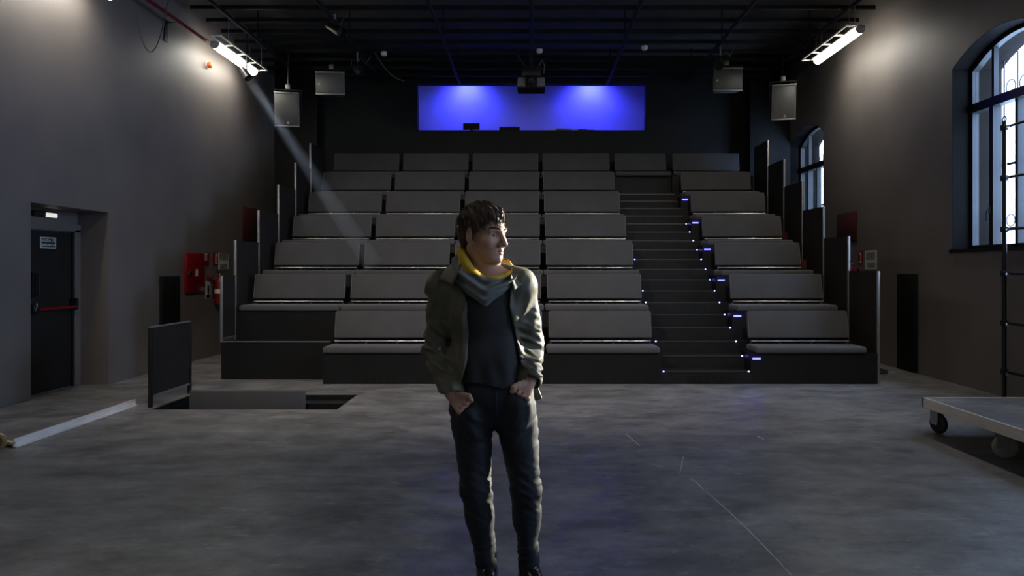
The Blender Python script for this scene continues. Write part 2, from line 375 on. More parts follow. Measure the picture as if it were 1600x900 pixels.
# ------------------------------------------------------------------ the tiered seating stand
Y0, PITCH, RISE = 8.86, 0.825, 0.4815
TX0, TX1 = -4.06, 4.36
SX0, SX1 = 1.645, 2.765          # the stair
NR = 7
stand = empty('tiered_stand', (0, Y0, 0), 'black stepped seating stand carrying rows of grey benches', 'stand')
so = Vector(stand.location)
def sl(mb): mb.v = [tuple(Vector(p)-so) for p in mb.v]; return mb
for n in range(2, NR+1):
    h = RISE*(n-1); yf = Y0+PITCH*(n-1)-.29
    y1 = YB-.33 if n == NR else yf+PITCH
    for xa, xb in ((TX0, SX0), (SX1, TX1)):
        if n == NR: xb = SX0 if xa == TX0 else TX1
        ya = yf if not (n == 2 and xa == TX0) else yf
        sl(MB().box(xa, xb, ya, y1, 0, h)).build('platform', M['tier'], stand)
# the low empty end of the first row on the left
sl(MB().box(TX0, -2.62, 9.22, Y0+PITCH-.291, 0, .50)).build('platform', M['tier'], stand)
sl(MB().box(TX0, -2.63, 9.205, 9.22, .488, .503)).build('edge_strip', M['steel'], stand)
# bench plinths
UN = [-4.02, -2.63, -1.225, 0.185, 1.625]
for n in range(1, NR+1):
    h = RISE*(n-1); yn = Y0+PITCH*(n-1)
    xa = -2.62 if n == 1 else TX0
    sl(MB().box(xa, SX0, yn, yn+.42, h, h+.385)).build('plinth', M['tier'], stand)
    sl(MB().box(SX1, TX1, yn, yn+.42, h, h+.385)).build('plinth', M['tier'], stand)
    if n == NR: sl(MB().box(SX0, SX1, yn+.10, yn+.42, h, h+.385)).build('plinth', M['tier'], stand)
# vertical joints in the front cladding
for x in (0.2, -1.22): sl(MB().box(x-.004, x+.004, Y0-.002, Y0, 0, .385)).build('joint', M['black'], stand)
# stair steps with nosings and lights
for k in range(1, 19):
    y = Y0+.275*(k-1); z = .1605*k
    y1 = y+.275 if k < 18 else Y0+PITCH*(NR-1)+.52
    s_ = sl(MB().box(SX0, SX1, y, y1, max(0, z-.30), z)).build('step', M['tread'], stand)
    sl(MB().box(SX0+.01, SX1-.01, y-.006, y+.03, z-.012, z+.004)).build('nosing', M['nosing'], s_)
    if k <= 14:
        sl(MB().lathe([(0, -.006), (.0085, -.006), (.0085, 0), (.006, .004), (0, .005)], n=10, M=Matrix.Translation((SX1-.03, y-.012, z-.002)) @ Matrix.Rotation(math.pi/2, 4, 'X'))).build('step_light', M['led'], s_)
    if k in (1, 3, 6, 7, 10):
        sl(MB().lathe([(0, -.006), (.0085, -.006), (.0085, 0), (.006, .004), (0, .005)], n=10, M=Matrix.Translation((SX0+.02, y-.012, z-.002)) @ Matrix.Rotation(math.pi/2, 4, 'X'))).build('step_light', M['led'], s_)
    if k in (2, 5, 8, 11, 14, 17):
        n = (k+1)//3; hh = RISE*(n-1)
        sl(MB().box(SX1+.02, SX1+.12, Y0+PITCH*(n-1)-.012, Y0+PITCH*(n-1)-.001, z-.012, z+.008)).build('marker_light', M['ledbar'], stand)
# low vent slots in the front
for xa, xb in ((-2.22, -1.67), (1.98, 2.55)):
    v = sl(MB().box(xa, xb, Y0-.004, Y0-.001, .012, .105)).build('vent_slot', M['black'], stand)
    for i in range(5):
        xx = xa+(i+1)*(xb-xa)/6
        sl(MB().box(xx-.006, xx+.006, Y0-.008, Y0-.004, .012, .105)).build('vent_bar', M['blackmetal'], v)

# one bench: seat, backrest, rail; origin at the middle of the seat's front edge, on the plinth
def make_bench(w):
    b = empty('padded_bench')
    h = w/2-.008
    st = MB().box(-h, h, -.035, .40, 0, .085).build('seat', M['fabric'], b, bevel=.03, seg=4)
    T = Matrix.Translation((0, .425, .15)) @ Matrix.Rotation(-.20, 4, 'X')
    bk = MB().box(-h+.04, h-.04, -.045, .045, 0, .36, T).build('backrest', M['fabric'], b, bevel=.016, seg=3)
    for sx in (-1, 1):
        x = sx*(h-.04)
        pts = [T @ Vector((x, -.038, .012)), T @ Vector((x, -.038, .348)), T @ Vector((x, .038, .348))]
        MB().tube(pts, .0055, 6).build('piping', M['piping'], bk)
    r = MB().tube([(-h+.05, .352, .118), (h-.05, .352, .118)], .012, 10).build('rail', M['chrome'], b, smooth=True)
    for t in (-.98, -.38, .26, .98):
        x = t*(h-.05)
        MB().tube([(x, .352, .118), (x, .40, .10), (x, .405, .08)], .014, 8).build('rail_bracket', M['chrome'], r)
        MB().lathe([(0, -.01), (.017, -.01), (.017, .01), (0, .01)], n=10, M=Matrix.Translation((x, .352, .118)) @ Matrix.Rotation(math.pi/2, 4, 'Y')).build('collar', M['chrome'], r)
    return b
ORD = ['', 'front', 'second', 'third', 'fourth', 'fifth', 'sixth', 'top']
POS = ['at the door-side end of the row', 'second from the door-side end', 'two along from the stairs', 'beside the stairs on the wide block']
benchA = make_bench(1.40); usedA = False
def place_bench(x0, x1, n, label):
    global usedA
    b = benchA if not usedA else copy_tree(benchA); usedA = True
    b.location = ((x0+x1)/2, Y0+PITCH*(n-1), RISE*(n-1)+.385); b.scale = ((x1-x0)/1.40, 1, 1)
    tag(b, label, 'bench', 'grey padded benches on the stand')
    return b
for n in range(1, NR+1):
    for k in range(4):
        if n == 1 and k == 0: continue
        place_bench(UN[k], UN[k+1], n, 'grey padded bench in the %s row, %s' % (ORD[n], POS[k]))
    if n == NR: place_bench(SX0+.01, SX1-.01, n, 'grey padded bench in the top row at the head of the stairs')
    place_bench(SX1+.05, 4.22 if n < NR else 4.25, n, 'grey padded bench in the %s row of the narrow block on the window side' % ORD[n])

# stepped guard panels down both sides of the stand
def guard(x, ya, yb, z0, z1, label, side):
    g = empty('guard_panel', (x, ya, z0), label, 'guard panel', 'guard panels along the stand')
    L_ = yb-ya; H = z1-z0
    MB().box(-.009, .009, .02, L_-.01, .04, H-.004).build('panel', M['panel'], g)
    MB().box(-.016, .016, -.016, .016, 0, H).build('post', M['steel'], g, bevel=.004)
    MB().box(-.012, .012, .016, L_, H-.012, H).build('top_rail', M['panel'], g)
    MB().box(-.012, .012, .016, L_, .03, .05).build('bottom_rail', M['steel'], g)
    return g
for n in range(1, 7):
    nm = ORD[n] if n < 7 else 'top'
    ya = 9.27 if n == 1 else 9.70+PITCH*(n-2)
    yb = 9.685 if n == 1 else ya+PITCH-.02
    zf = .49 if n == 1 else RISE*(n-1)-.04
    z1 = 1.36+RISE*(n-1)
    guard(TX0-.0165, ya, yb, zf, z1, 'dark guard panel on a steel post, door side of the stand, %s step up' % ORD[n], -1)
    ya = 8.88+PITCH*(n-1); zf = .001+RISE*(n-1) if n > 1 else .001
    guard(TX1+.0165, ya, ya+PITCH-.02, RISE*(n-1), 1.42+RISE*(n-1), 'dark guard panel on a steel post, window side of the stand, %s step up' % ORD[n], 1)
# red pads standing in for red glow at the row ends
for n, sx in ((3, -1), (4, -1), (3, 1), (4, 1)):
    yb = Y0+PITCH*(n-1)+.25; z = RISE*(n-1)+.4
    x0, x1 = (-4.02, -3.86) if sx < 0 else (4.225, 4.315)
    zb = RISE*(n-1)+.388
    b = MB().box(x0, x1, yb+.17+.10, yb+.17+.13, zb+.09, zb+.24).build('glow_pad', M['dullred'], stand, bevel=.008, label='red pad put in for the glow at the row end')
    b.location = -so

# ------------------------------------------------------------------ things along the left wall
hc = empty('hose_cabinet', (XL, 11.05, 1.385), 'flat red fire hose cabinet on the dark wall', 'cabinet')
MB().box(0, .03, -.31, .31, -.315, .315).build('body', M['red'], hc, bevel=.008)
dr = MB().box(.03, .042, -.295, .295, -.30, .30).build('door', M['red'], hc, bevel=.004)
MB().lathe([(0, 0), (.05, 0), (.05, .008), (.042, .012), (0, .012)], n=18, M=Matrix.Translation((.042, -.20, -.01)) @ Matrix.Rotation(math.pi/2, 4, 'Y')).build('latch', M['chrome'], dr, label='round chrome latch')
MB().box(.042, .044, -.02, .06, -.05, .055).build('notice', M['white'], dr)
def plate(name, y0, y1, z0, z1, m, label, cat, X=XL, s=1, t=.006, grp=None):
    e = empty(name, (X, (y0+y1)/2, (z0+z1)/2), label, cat, grp)
    a, b = (0, t) if s > 0 else (-t, 0)
    MB().box(a, b, -(y1-y0)/2, (y1-y0)/2, -(z1-z0)/2, (z1-z0)/2).build('plate', m, e); return e
e = plate('hose_sign', 11.42, 11.57, 1.50, 1.71, M['red'], 'small red and white sign beside the hose cabinet', 'sign')
MB().box(.006, .008, -.07, .0, -.02, .095).build('print_field', M['white'], e); MB().box(.008, .0095, -.055, -.02, .0, .07).build('pictogram', M['red'], e)
e = plate('extinguisher_sign', 11.72, 11.90, 1.51, 1.72, M['red'], 'small red sign with a white stripe above the extinguisher by the hose cabinet', 'sign')
MB().box(.006, .008, -.01, .065, -.085, .085).build('print_field', M['white'], e); MB().tube([(.009, .028, -.06), (.009, .028, .05)], .012, 8).build('pictogram', M['red'], e)
e = plate('notice_poster', 11.93, 12.32, 1.44, 1.72, M['white'], 'pale evacuation plan on the wall above the red extinguisher', 'poster')
M['ink'] = mat('grey_ink', (0.22, 0.23, 0.20), 0.6, var=0.5, scale=25)
MB().box(.006, .0075, -.17, .17, .02, .14).build('print_field', M['ink'], e); MB().box(.006, .0075, -.15, .12, -.13, -.05).build('print_field', M['ink'], e)
e = plate('alarm_instructions', 11.46, 11.62, 0.96, 1.25, M['white'], 'narrow white card with a black mark under the round alarm button', 'sign')
MB().lathe([(0, 0), (.055, 0), (.055, .002), (0, .002)], n=16, M=Matrix.Translation((.006, 0, .0)) @ Matrix.Rotation(math.pi/2, 4, 'Y') @ Matrix.Diagonal((1.5, .7, 1, 1))).build('print_mark', M['black'], e)
MB().box(.006, .0075, -.07, .07, -.135, -.075).build('print_field', M['black'], e)
al = empty('alarm_button', (XL, 11.56, 1.31), 'round dull red alarm button between hose cabinet and extinguisher', 'button')
MB().lathe([(0, 0), (.06, 0), (.06, .035), (.05, .045), (0, .045)], n=20, M=Matrix.Rotation(math.pi/2, 4, 'Y')).build('housing', M['dullred'], al, smooth=True)
MB().lathe([(0, .045), (.03, .045), (.028, .052), (0, .053)], n=16, M=Matrix.Rotation(math.pi/2, 4, 'Y')).build('push_face', M['red'], al, smooth=True)
def extinguisher(loc, label):
    e = empty('fire_extinguisher', loc, label, 'extinguisher', 'fire extinguishers')
    c = MB().lathe([(0, 0), (.068, 0), (.075, .012), (.075, .36), (.068, .40), (.045, .43), (.024, .445), (.024, .46), (0, .46)], n=22).build('cylinder', M['red'], e, smooth=True)
    MB().lathe([(.0755, .17), (.0762, .17), (.0762, .24), (.0755, .24)], n=22).build('print_band', M['white'], c)
    v = MB().box(-.02, .02, -.02, .02, .455, .50).build('valve', M['chrome'], e, bevel=.005)
    MB().tube([(0, -.02, .50), (0, -.08, .535), (0, -.13, .545)], .010, 8).build('lever', M['blackmetal'], v, smooth=True)
    MB().tube([(0, -.02, .48), (0, -.07, .47), (0, -.12, .465)], .009, 8).build('lever', M['blackmetal'], v, smooth=True)
    MB().tube([(0, .02, .475), (.03, .07, .46), (.04, .098, .40), (.04, .10, .25), (.035, .095, .12)], [.011, .011, .011, .011, .016], 8).build('hose', M['rubber'], e, smooth=True)
    MB().box(-.10, -.07, -.03, .03, .10, .40).build('wall_bracket', M['blackmetal'], e)
    return e
extinguisher((XL+.101, 11.74, .87), 'red fire extinguisher under the evacuation plan beside the hose cabinet')
ex2 = extinguisher((XR-.101, 11.5, 1.05), 'red fire extinguisher on the window-side wall behind the guard panel'); ex2.rotation_euler.z = math.pi
e = plate('notice_poster', 10.90, 11.27, 1.44, 1.74, M['white'], 'pale evacuation plan on the window-side wall above the guard panel', 'poster', XR, -1)
MB().box(-.0075, -.006, -.15, .15, .0, .12).build('print_field', M['ink'], e); MB().box(-.0075, -.006, -.15, .10, -.12, -.04).build('print_field', M['ink'], e)
e = plate('extinguisher_sign', 11.36, 11.50, 1.53, 1.73, M['red'], 'small red sign with a white stripe on the window-side wall', 'sign', XR, -1)
MB().box(-.008, -.006, -.03, .03, -.085, .085).build('print_field', M['white'], e); MB().tube([(-.009, 0, -.06), (-.009, 0, .05)], .011, 8).build('pictogram', M['red'], e)
bx = empty('black_wall_panel', (XL, 10.31, .99), 'plain black access panel on the wall between door and hose cabinet', 'panel')
MB().box(0, .03, -.265, .265, -.335, .335).build('cover', M['black'], bx, bevel=.004); MB().box(0, .015, -.285, .285, -.355, .355).build('frame', M['panel'], bx)
bx = empty('black_wall_panel', (XR, 10.0, .0), 'tall black access panel on the wall below the windows', 'panel')
MB().box(-.03, 0, -.25, .25, .01, 1.36).build('cover', M['black'], bx, bevel=.004); MB().box(-.012, 0, -.27, .27, .01, 1.38).build('frame', M['panel'], bx)
bcn = empty('alarm_beacon', (XL, 11.5, 4.78), 'small orange alarm beacon high on the wall by the lit tube', 'beacon')
MB().lathe([(0, 0), (.06, 0), (.06, .02), (0, .02)], n=16, M=Matrix.Rotation(math.pi/2, 4, 'Y')).build('base', M['white'], bcn)
MB().lathe([(0, .02), (.05, .02), (.05, .06), (.035, .085), (0, .095)], n=16, M=Matrix.Rotation(math.pi/2, 4, 'Y')).build('lens', M['orange'], bcn, smooth=True)
rb = tag(MB().box(XL, XL+.012, 12.9, 13.6, 1.9, 2.6).build('red_glow_board', M['dullred'], bevel=.003), 'dull red board painted as a red glow on the wall behind the guard panels', 'board')  # red glow on the side walls put in as coloured boards
rb = tag(MB().box(XR-.012, XR, 11.55, 12.3, 1.9, 2.4).build('red_glow_board', M['dullred'], bevel=.003), 'dull red board painted as a red glow on the window-side wall under the far window', 'board')

# ------------------------------------------------------------------ floor things on the left: low deck, guard at the trap, bench in the trap
dk = empty('low_deck', (-4.7, 6.6, 0), 'low dark deck with a pale aluminium edge in front of the door', 'deck')
do = Vector(dk.location)
def kl(mb): mb.v = [tuple(Vector(p)-do) for p in mb.v]; return mb
kl(MB().box(XL+.02, -4.20, 5.72, 7.42, .012, .062)).build('board', M['floor'], dk)
kl(MB().box(-4.20, -4.185, 5.70, 7.45, .004, .070)).build('edge_profile', M['alu'], dk)
kl(MB().box(-4.185, -4.165, 5.70, 7.45, .002, .012)).build('edge_lip', M['alu'], dk)
wh = kl(MB().lathe([(0, -.012), (.060, -.012), (.068, -.006), (.068, .006), (.060, .012), (0, .012)], n=22, M=Matrix.Translation((-4.262, 5.63, .0705)) @ Matrix.Rotation(math.pi/2, 4, 'X'))).build('wheel', M['brass'], dk, smooth=True, label='brass wheel with wooden hub')
kl(MB().lathe([(0, -.016), (.042, -.016), (.042, .016), (0, .016)], n=18, M=Matrix.Translation((-4.262, 5.63, .0705)) @ Matrix.Rotation(math.pi/2, 4, 'X'))).build('hub', M['wood'], wh)
kl(MB().tube([(-4.262, 5.64, .06), (-4.20, 5.67, .05), (-4.195, 5.71, .035)], .016, 8)).build('wheel_arm', M['brass'], dk, smooth=True)
gp = empty('trap_guard', (-3.98, 7.36, 0), 'free-standing dark framed guard panel at the edge of the floor trap', 'guard panel')
MB().box(-.018, .018, -.018, .018, 0, .83).build('post', M['blackmetal'], gp, bevel=.003)
MB().box(-.018, .018, .822, .858, 0, .83).build('post', M['blackmetal'], gp, bevel=.003)
MB().box(-.012, .012, -.018, .858, .83, .846).build('top_rail', M['steel'], gp)
MB().box(-.012, .012, .018, .822, .10, .125).build('bottom_rail', M['steel'], gp)
MB().box(-.006, .006, .018, .822, .125, .83).build('panel', M['panel'], gp)
MB().box(-.02, -.017, .02, .03, .1, .82).build('edge_strip', M['steel'], gp)
pb = empty('trap_bench', (-3.09, 7.68, -.9), 'grey bench backrest standing up out of the floor trap', 'bench')
MB().box(-.62, .62, -.045, .045, .62, 1.03).build('backrest', M['fabric'], pb, bevel=.016, seg=3)
MB().box(.57, 1.05, .20, .222, .850, .870).build('rail', M['chrome'], pb)
MB().box(-.62, 1.05, .16, .30, 0, .85).build('plinth', M['black'], pb)
MB().box(-.55, -.5, -.02, .16, 0, .70).build('support', M['blackmetal'], pb); MB().box(.5, .55, -.02, .16, 0, .70).build('support', M['blackmetal'], pb)

# ------------------------------------------------------------------ stage deck on castors and the ladder stand on the right
sd = empty('stage_dolly', (4.0, 5.3, 0), 'low rolling stage deck with pale frame on castors', 'platform')
MB().box(-.48, .48, -.98, .98, .279, .298).build('deck', M['floor'], sd)
MB().box(-.5, -.48, -1, 1, .215, .30).box(.48, .5, -1, 1, .215, .30).box(-.5, .5, -1, -.98, .215, .30).box(-.5, .5, .98, 1, .215, .30).build('frame', M['alu'], sd)
MB().box(-.48, .48, -.02, .02, .22, .279).build('cross_beam', M['alu'], sd)
for x, y, m, a in ((-.42, .93, 'rubber', .3), (-.40, .10, 'greyrubber', 1.2), (-.42, -.9, 'rubber', -.4), (.42, .93, 'rubber', .5), (.42, .1, 'greyrubber', .1), (.42, -.9, 'rubber', -.2)):
    R_ = Matrix.Translation((x, y, 0)) @ Matrix.Rotation(a, 4, 'Z')
    c = MB().box(-.05, .05, -.05, .05, .205, .222, R_).build('castor', M['steel'], sd)
    f = MB(); f.box(-.032, -.027, -.05, .03, .08, .205, R_).box(.027, .032, -.05, .03, .08, .205, R_).box(-.032, .032, -.05, .03, .195, .205, R_); f.build('fork', M['steel'], c)
    MB().lathe([(0, -.022), (.06, -.022), (.082, -.016), (.088, -.006), (.088, .006), (.082, .016), (.06, .022), (0, .022)], n=24, M=R_ @ Matrix.Translation((0, -.03, .088)) @ Matrix.Rotation(math.pi/2, 4, 'Y')).build('wheel', M[m], c, smooth=True)
    MB().tube([R_ @ Vector((-.036, -.03, .088)), R_ @ Vector((.036, -.03, .088))], .013, 8).build('axle', M['chrome'], c)
ld = empty('ladder_stand', (5.06, 7.15, 0), 'tall black ladder stand with rungs below the arched window', 'ladder')
for yy in (.38, -.32): MB().tube([(0, yy, .03), (0, yy, 3.03)], .022, 12).build('upright', M['blackmetal'], ld, smooth=True)
for zz in (2.96, 2.42, 1.87, 1.40, .87, .35):
    r = MB().tube([(0, .42, zz), (0, -.36, zz)], .015, 10).build('rung', M['blackmetal'], ld, smooth=True)
    MB().box(-.03, .03, .355, .405, zz-.03, zz+.03).build('clamp', M['blackmetal'], r, bevel=.006)
    MB().tube([(-.03, .30, zz), (-.05, .27, zz-.02), (-.05, .23, zz-.01)], .009, 6).build('clamp_bolt', M['chrome'], r)
MB().lathe([(0, 0), (.20, 0), (.20, .018), (.09, .03), (.03, .06), (0, .06)], n=24, M=Matrix.Translation((0, .38, 0))).build('base_plate', M['black'], ld, smooth=True)
MB().lathe([(0, 0), (.20, 0), (.20, .018), (.09, .03), (.03, .06), (0, .06)], n=24, M=Matrix.Translation((0, -.32, 0))).build('base_plate', M['black'], ld, smooth=True)
MB().tube([(0, .38+.03*math.cos(t), 3.05+.03*math.sin(t)) for t in np.linspace(0, 2*math.pi, 13)], .007, 6).build('eyelet', M['blackmetal'], ld)
for k, seed in enumerate((3, 4)):
    rnd = random.Random(seed); pts = []
    for i in range(60):
        t = i/59; a = t*14
        pts.append((4.78+.22*math.cos(a)*(1-.3*t)+rnd.uniform(-.02, .02)+.25*max(0, t-.8), 10.0+.30*math.sin(a)-.6*max(0, t-.75)+k*.2, .014+.010*abs(math.sin(a*1.7))+.01*k))
    tag(MB().tube(pts, .012, 6).build('floor_cable', M['wire'], smooth=True), ['black cable coiled on the floor beside the stand', 'black cable lying over the coil beside the stand'][k], 'cable')

# ------------------------------------------------------------------ ceiling grid, lamps, loudspeakers
gr = empty('ceiling_grid', (0, 9, 5.4), 'black metal pipe grid hanging under the dark ceiling', 'grid')
for i in range(21):
    y = 4.29+.53*i
    MB().box(XL+.15, XR-.15, y-9-.022, y-9+.022, -.03, .03).build('cross_bar', M['bar'] if 'bar' in M else M.setdefault('bar', mat('grid_paint', (0.014, 0.014, 0.0135), 0.55, var=0.15, scale=3, spec=0.2)), gr)
for x in (-4.66, -3.1, -1.5, 0, 1.6, 3.25, 4.75):
    MB().tube([(x, 3.9-9, -.06), (x, YB-.02-9, -.06)], .03, 10).build('long_pipe', M['bar'], gr, smooth=True)
    for yy in (5, 8.5, 12, 14.3): MB().tube([(x, yy-9, -.03), (x, yy-9, ZC-5.4)], .012, 6).build('hanger', M['bar'], gr)
def tube_lamp(loc, label):
    e = empty('tube_lamp', loc, label, 'lamp', 'lit tube lamps along the walls')
    MB().box(-.072, .072, -.77, .77, .035, .085).build('housing', M['white'], e, bevel=.006)
    prof = [(.072*math.cos(t), .035+.070*math.sin(t)) for t in np.linspace(math.pi, 2*math.pi, 11)]
    MB().prism(prof, -.765, .765, 'y').build('diffuser', M['tubelight'], e, smooth=True)
    for y in (-.772, .772): MB().prism([(.074*math.cos(t), .035+.072*math.sin(t)) for t in np.linspace(math.pi, 2*math.pi, 11)], y-.006, y+.006, 'y').build('end_cap', M['white'], e)
    for y in (-.6, .6): MB().tube([(0, y, .085), (0, y, 5.37-loc[2])], .008, 6).build('hanger', M['steel'], e)
    return e
tube_lamp((-4.95, 11.78, 4.93), 'long lit tube lamp beside the orange beacon, at the end of the red pipe')
tube_lamp((4.82, 11.08, 4.93), 'long lit tube lamp on the window side between the two arched windows')
tube_lamp((-4.97, 7.55, 4.66), 'lit tube lamp hung above the emergency door')
tube_lamp((4.82, 5.4, 4.93), 'unseen lit tube lamp added as fill on the window side above the stage deck')  # this lamp and the next two are out of view, added for fill
tube_lamp((-4.95, 2.0, 4.93), 'unseen lit tube lamp added as fill on the door-side wall away from the seats')
tube_lamp((4.82, 0.5, 4.93), 'unseen lit tube lamp added as fill on the window side away from the seats')
def cable_tray(x0, x1, y0, y1, z, label):
    e = empty('cable_tray', ((x0+x1)/2, (y0+y1)/2, z), label, 'cable tray', 'cable trays'); w = abs(x1-x0)/2; h = (y1-y0)/2
    for s in (-1, 1): MB().box(s*w-.008, s*w+.008, -h, h, -.03, -.008).build('side_rail', M['alu'], e)
    for i in range(5):
        y = -h+.02+i*(2*h-.04)/4; MB().box(-w, w, y-.014, y+.014, -.028, -.010).build('rung', M['alu'], e)
    for y in (-h*.7, h*.7): MB().tube([(w, y, -.02), (w, y, 5.37-z)], .007, 6).build('hanger', M['steel'], e)
cable_tray(-4.85, -4.70, 10.65, 12.55, 5.0, 'narrow pale cable tray beside the lit tube lamp over the hose cabinet')
cable_tray(4.58, 4.73, 10.2, 11.95, 5.0, 'narrow pale cable tray beside the lit tube lamp on the window side')
tag(MB().tube([(-5.06, y, 5.0) for y in (3.9, 7, 9, 10.98)], .026, 10).build('sprinkler_pipe', M['red'], smooth=True), 'thin red sprinkler pipe running along the top of the door-side wall', 'pipe')
br = empty('pipe_bracket', (XL, 10.2, 4.86), 'black triangular bracket holding the red pipe', 'bracket')
MB().tube([(0, 0, .16), (.3, 0, .16), (0, 0, -.08), (0, 0, .16)], .012, 6).build('arm', M['blackmetal'], br); MB().box(0, .012, -.05, .05, -.12, .2).build('wall_plate', M['blackmetal'], br)
lp = [(-5.16+.30*t-.0, 9.0+.5*t, 5.35-1.05*math.sin(math.pi*t)**.8) for t in np.linspace(0, 1, 22)]
tag(MB().tube(lp, .009, 6).build('hanging_cable', M['greywire'], smooth=True), 'thin grey cable hanging in a loop from the grid by the wall', 'cable')

def speaker(loc, w, h, dp, tilt, yaw, label, horiz=False):
    e = empty('loudspeaker', loc, label, 'loudspeaker', 'loudspeakers hung from the grid', rot=(tilt, 0, yaw))
    a = MB().prism([(-w/2, -dp/2), (w/2, -dp/2), (w*.36, dp/2), (-w*.36, dp/2)], -h/2, h/2, 'z').build('cabinet', M['speaker'], e, bevel=.012)
    MB().box(-w/2+.025, w/2-.025, -dp/2-.012, -dp/2, -h/2+.03, h/2-.03).build('grille', M['grille'], e, bevel=.005)
    for z in (-h/2+.008, h/2-.008): MB().box(-w/2, w/2, -dp/2-.016, -dp/2+.01, z-.012, z+.012).build('edge_trim', M['steel'], e, bevel=.004)
    bx, bz = (0.02, -h/2+.065) if not horiz else (-w/2+.07, -.02)
    MB().lathe([(0, 0), (.022, 0), (.022, .004), (0, .004)], n=14, M=Matrix.Translation((bx, -dp/2-.012, bz)) @ Matrix.Rotation(math.pi/2, 4, 'X')).build('badge', M['chrome'], e)
    up = Matrix.Rotation(-tilt, 3, 'X'); 
    f = MB()
    for sx in (-1, 1): f.box(sx*(w/2+.012)-.005, sx*(w/2+.012)+.005, -.03, .03, -.05, h/2+.07)
    f.box(-w/2-.017, w/2+.017, -.03, .03, h/2+.06, h/2+.07); f.build('yoke', M['blackmetal'], e)
    top = h/2+.07
    MB().tube([(0, 0, top), up @ Vector((0, 0, 5.375-loc[2]))], .018, 8).build('hanger', M['blackmetal'], e)
    MB().box(-.04, .04, -.035, .035, top, top+.09).build('clamp', M['steel'], e, bevel=.008)
    return e
speaker((-4.40, 12.77, 4.32), .43, .60, .36, .12, .16, 'upright grey loudspeaker hanging beside the lit tube lamp on the door side')
speaker((4.56, 12.77, 4.46), .42, .62, .36, .16, -.22, 'upright grey loudspeaker hanging near the far arched window')
speaker((-3.76, 13.3, 4.93), .54, .42, .34, .10, .05, 'wide dark loudspeaker hanging on the door side of the blue booth window', True)
speaker((3.68, 13.3, 5.0), .54, .42, .34, .10, -.05, 'wide dark loudspeaker hanging on the arched-window side of the blue booth window', True)
pj = empty('projector', (0, 12.6, 4.74), 'black projector with two pale cheeks hanging before the blue window', 'projector')
MB().box(-.10, .10, -.22, .25, -.10, .12).build('body', M['black'], pj, bevel=.015)
MB().prism([(-.25, -.07), (-.10, -.085), (-.10, .085), (-.235, .085)], -.20, .18, 'y').build('cheek', M['speaker'], pj, bevel=.01)
MB().prism([(.25, -.07), (.10, -.085), (.10, .085), (.235, .085)], -.20, .18, 'y').build('cheek', M['speaker'], pj, bevel=.01)
MB().box(-.24, .24, -.2, .2, -.11, -.085).build('bottom_tray', M['black'], pj)
MB().lathe([(0, 0), (.06, 0), (.06, .05), (.048, .06), (0, .05)], n=18, M=Matrix.Translation((0, -.22, 0)) @ Matrix.Rotation(math.pi/2, 4, 'X')).build('lens', M['blackmetal'], pj, smooth=True)
MB().box(-.17, .17, -.15, .15, .12, .30).build('mount_cage', M['blackmetal'], pj, bevel=.01); MB().tube([(0, 0, .30), (0, 0, .62)], .03, 10).build('pole', M['blackmetal'], pj)
MB().tube([(.12, -.1, .28), (.2, -.16, .40), (.24, -.15, .30), (.22, -.1, .18)], .012, 6).build('cable', M['greywire'], pj, smooth=True)
MB().tube([(-.1, -.1, .3), (-.2, -.14, .42), (-.24, -.12, .5), (-.2, -.05, .6)], .012, 6).build('cable', M['wire'], pj, smooth=True)
def small_sensor(px, py, label):
    z = 5.30; Y = (z-CAMH)*F/(CY-py); X = (px-CX)*Y/F
    e = empty('ceiling_sensor', (X, Y, z), label, 'sensor', 'small sensors on the grid')
    MB().lathe([(0, -.05), (.035, -.05), (.055, -.02), (.055, .02), (0, .02)], n=16).build('dome', M['white'], e, smooth=True)
    MB().tube([(0, 0, .02), (0, 0, .07)], .01, 6).build('stem', M['bar'], e)
small_sensor(600, 83, 'small white sensor under the grid on the door side'); small_sensor(1007, 74, 'small white sensor under the grid on the window side'); small_sensor(843, 79, 'small white sensor under the grid above the projector')
def spot_fixture(loc, yaw, label):
    e = empty('stage_light', loc, label, 'stage light', 'stage lights on the grid', rot=(0, 0, yaw))
    MB().lathe([(0, -.14), (.05, -.14), (.06, -.06), (.085, .10), (.085, .14), (.075, .14), (.07, .10), (0, .09)], n=18, M=Matrix.Rotation(math.radians(118), 4, 'X')).build('housing', M['blackmetal'], e, smooth=True)
    MB().tube([(-.1, 0, 0), (-.1, 0, .14), (.1, 0, .14), (.1, 0, 0)], .008, 6).build('yoke', M['blackmetal'], e)
    MB().tube([(0, 0, .14), (0, 0, 5.34-loc[2])], .014, 8).build('hanger', M['steel'], e)
    MB().tube([(0, .03, .1), (.08, .06, .22), (.16, .02, .1), (.24, .0, .26)], .007, 6).build('cable', M['greywire'], e, smooth=True)
spot_fixture((-3.1, 12.55, 5.02), .5, 'small black stage light with loose cable on the door side of the grid')
spot_fixture((3.32, 12.35, 5.05), -.5, 'small black stage light with loose cable on the window side of the grid')
spot_fixture((-3.0, 10.75, 5.12), 1.2, 'small black stage light high on the grid above the wide block')
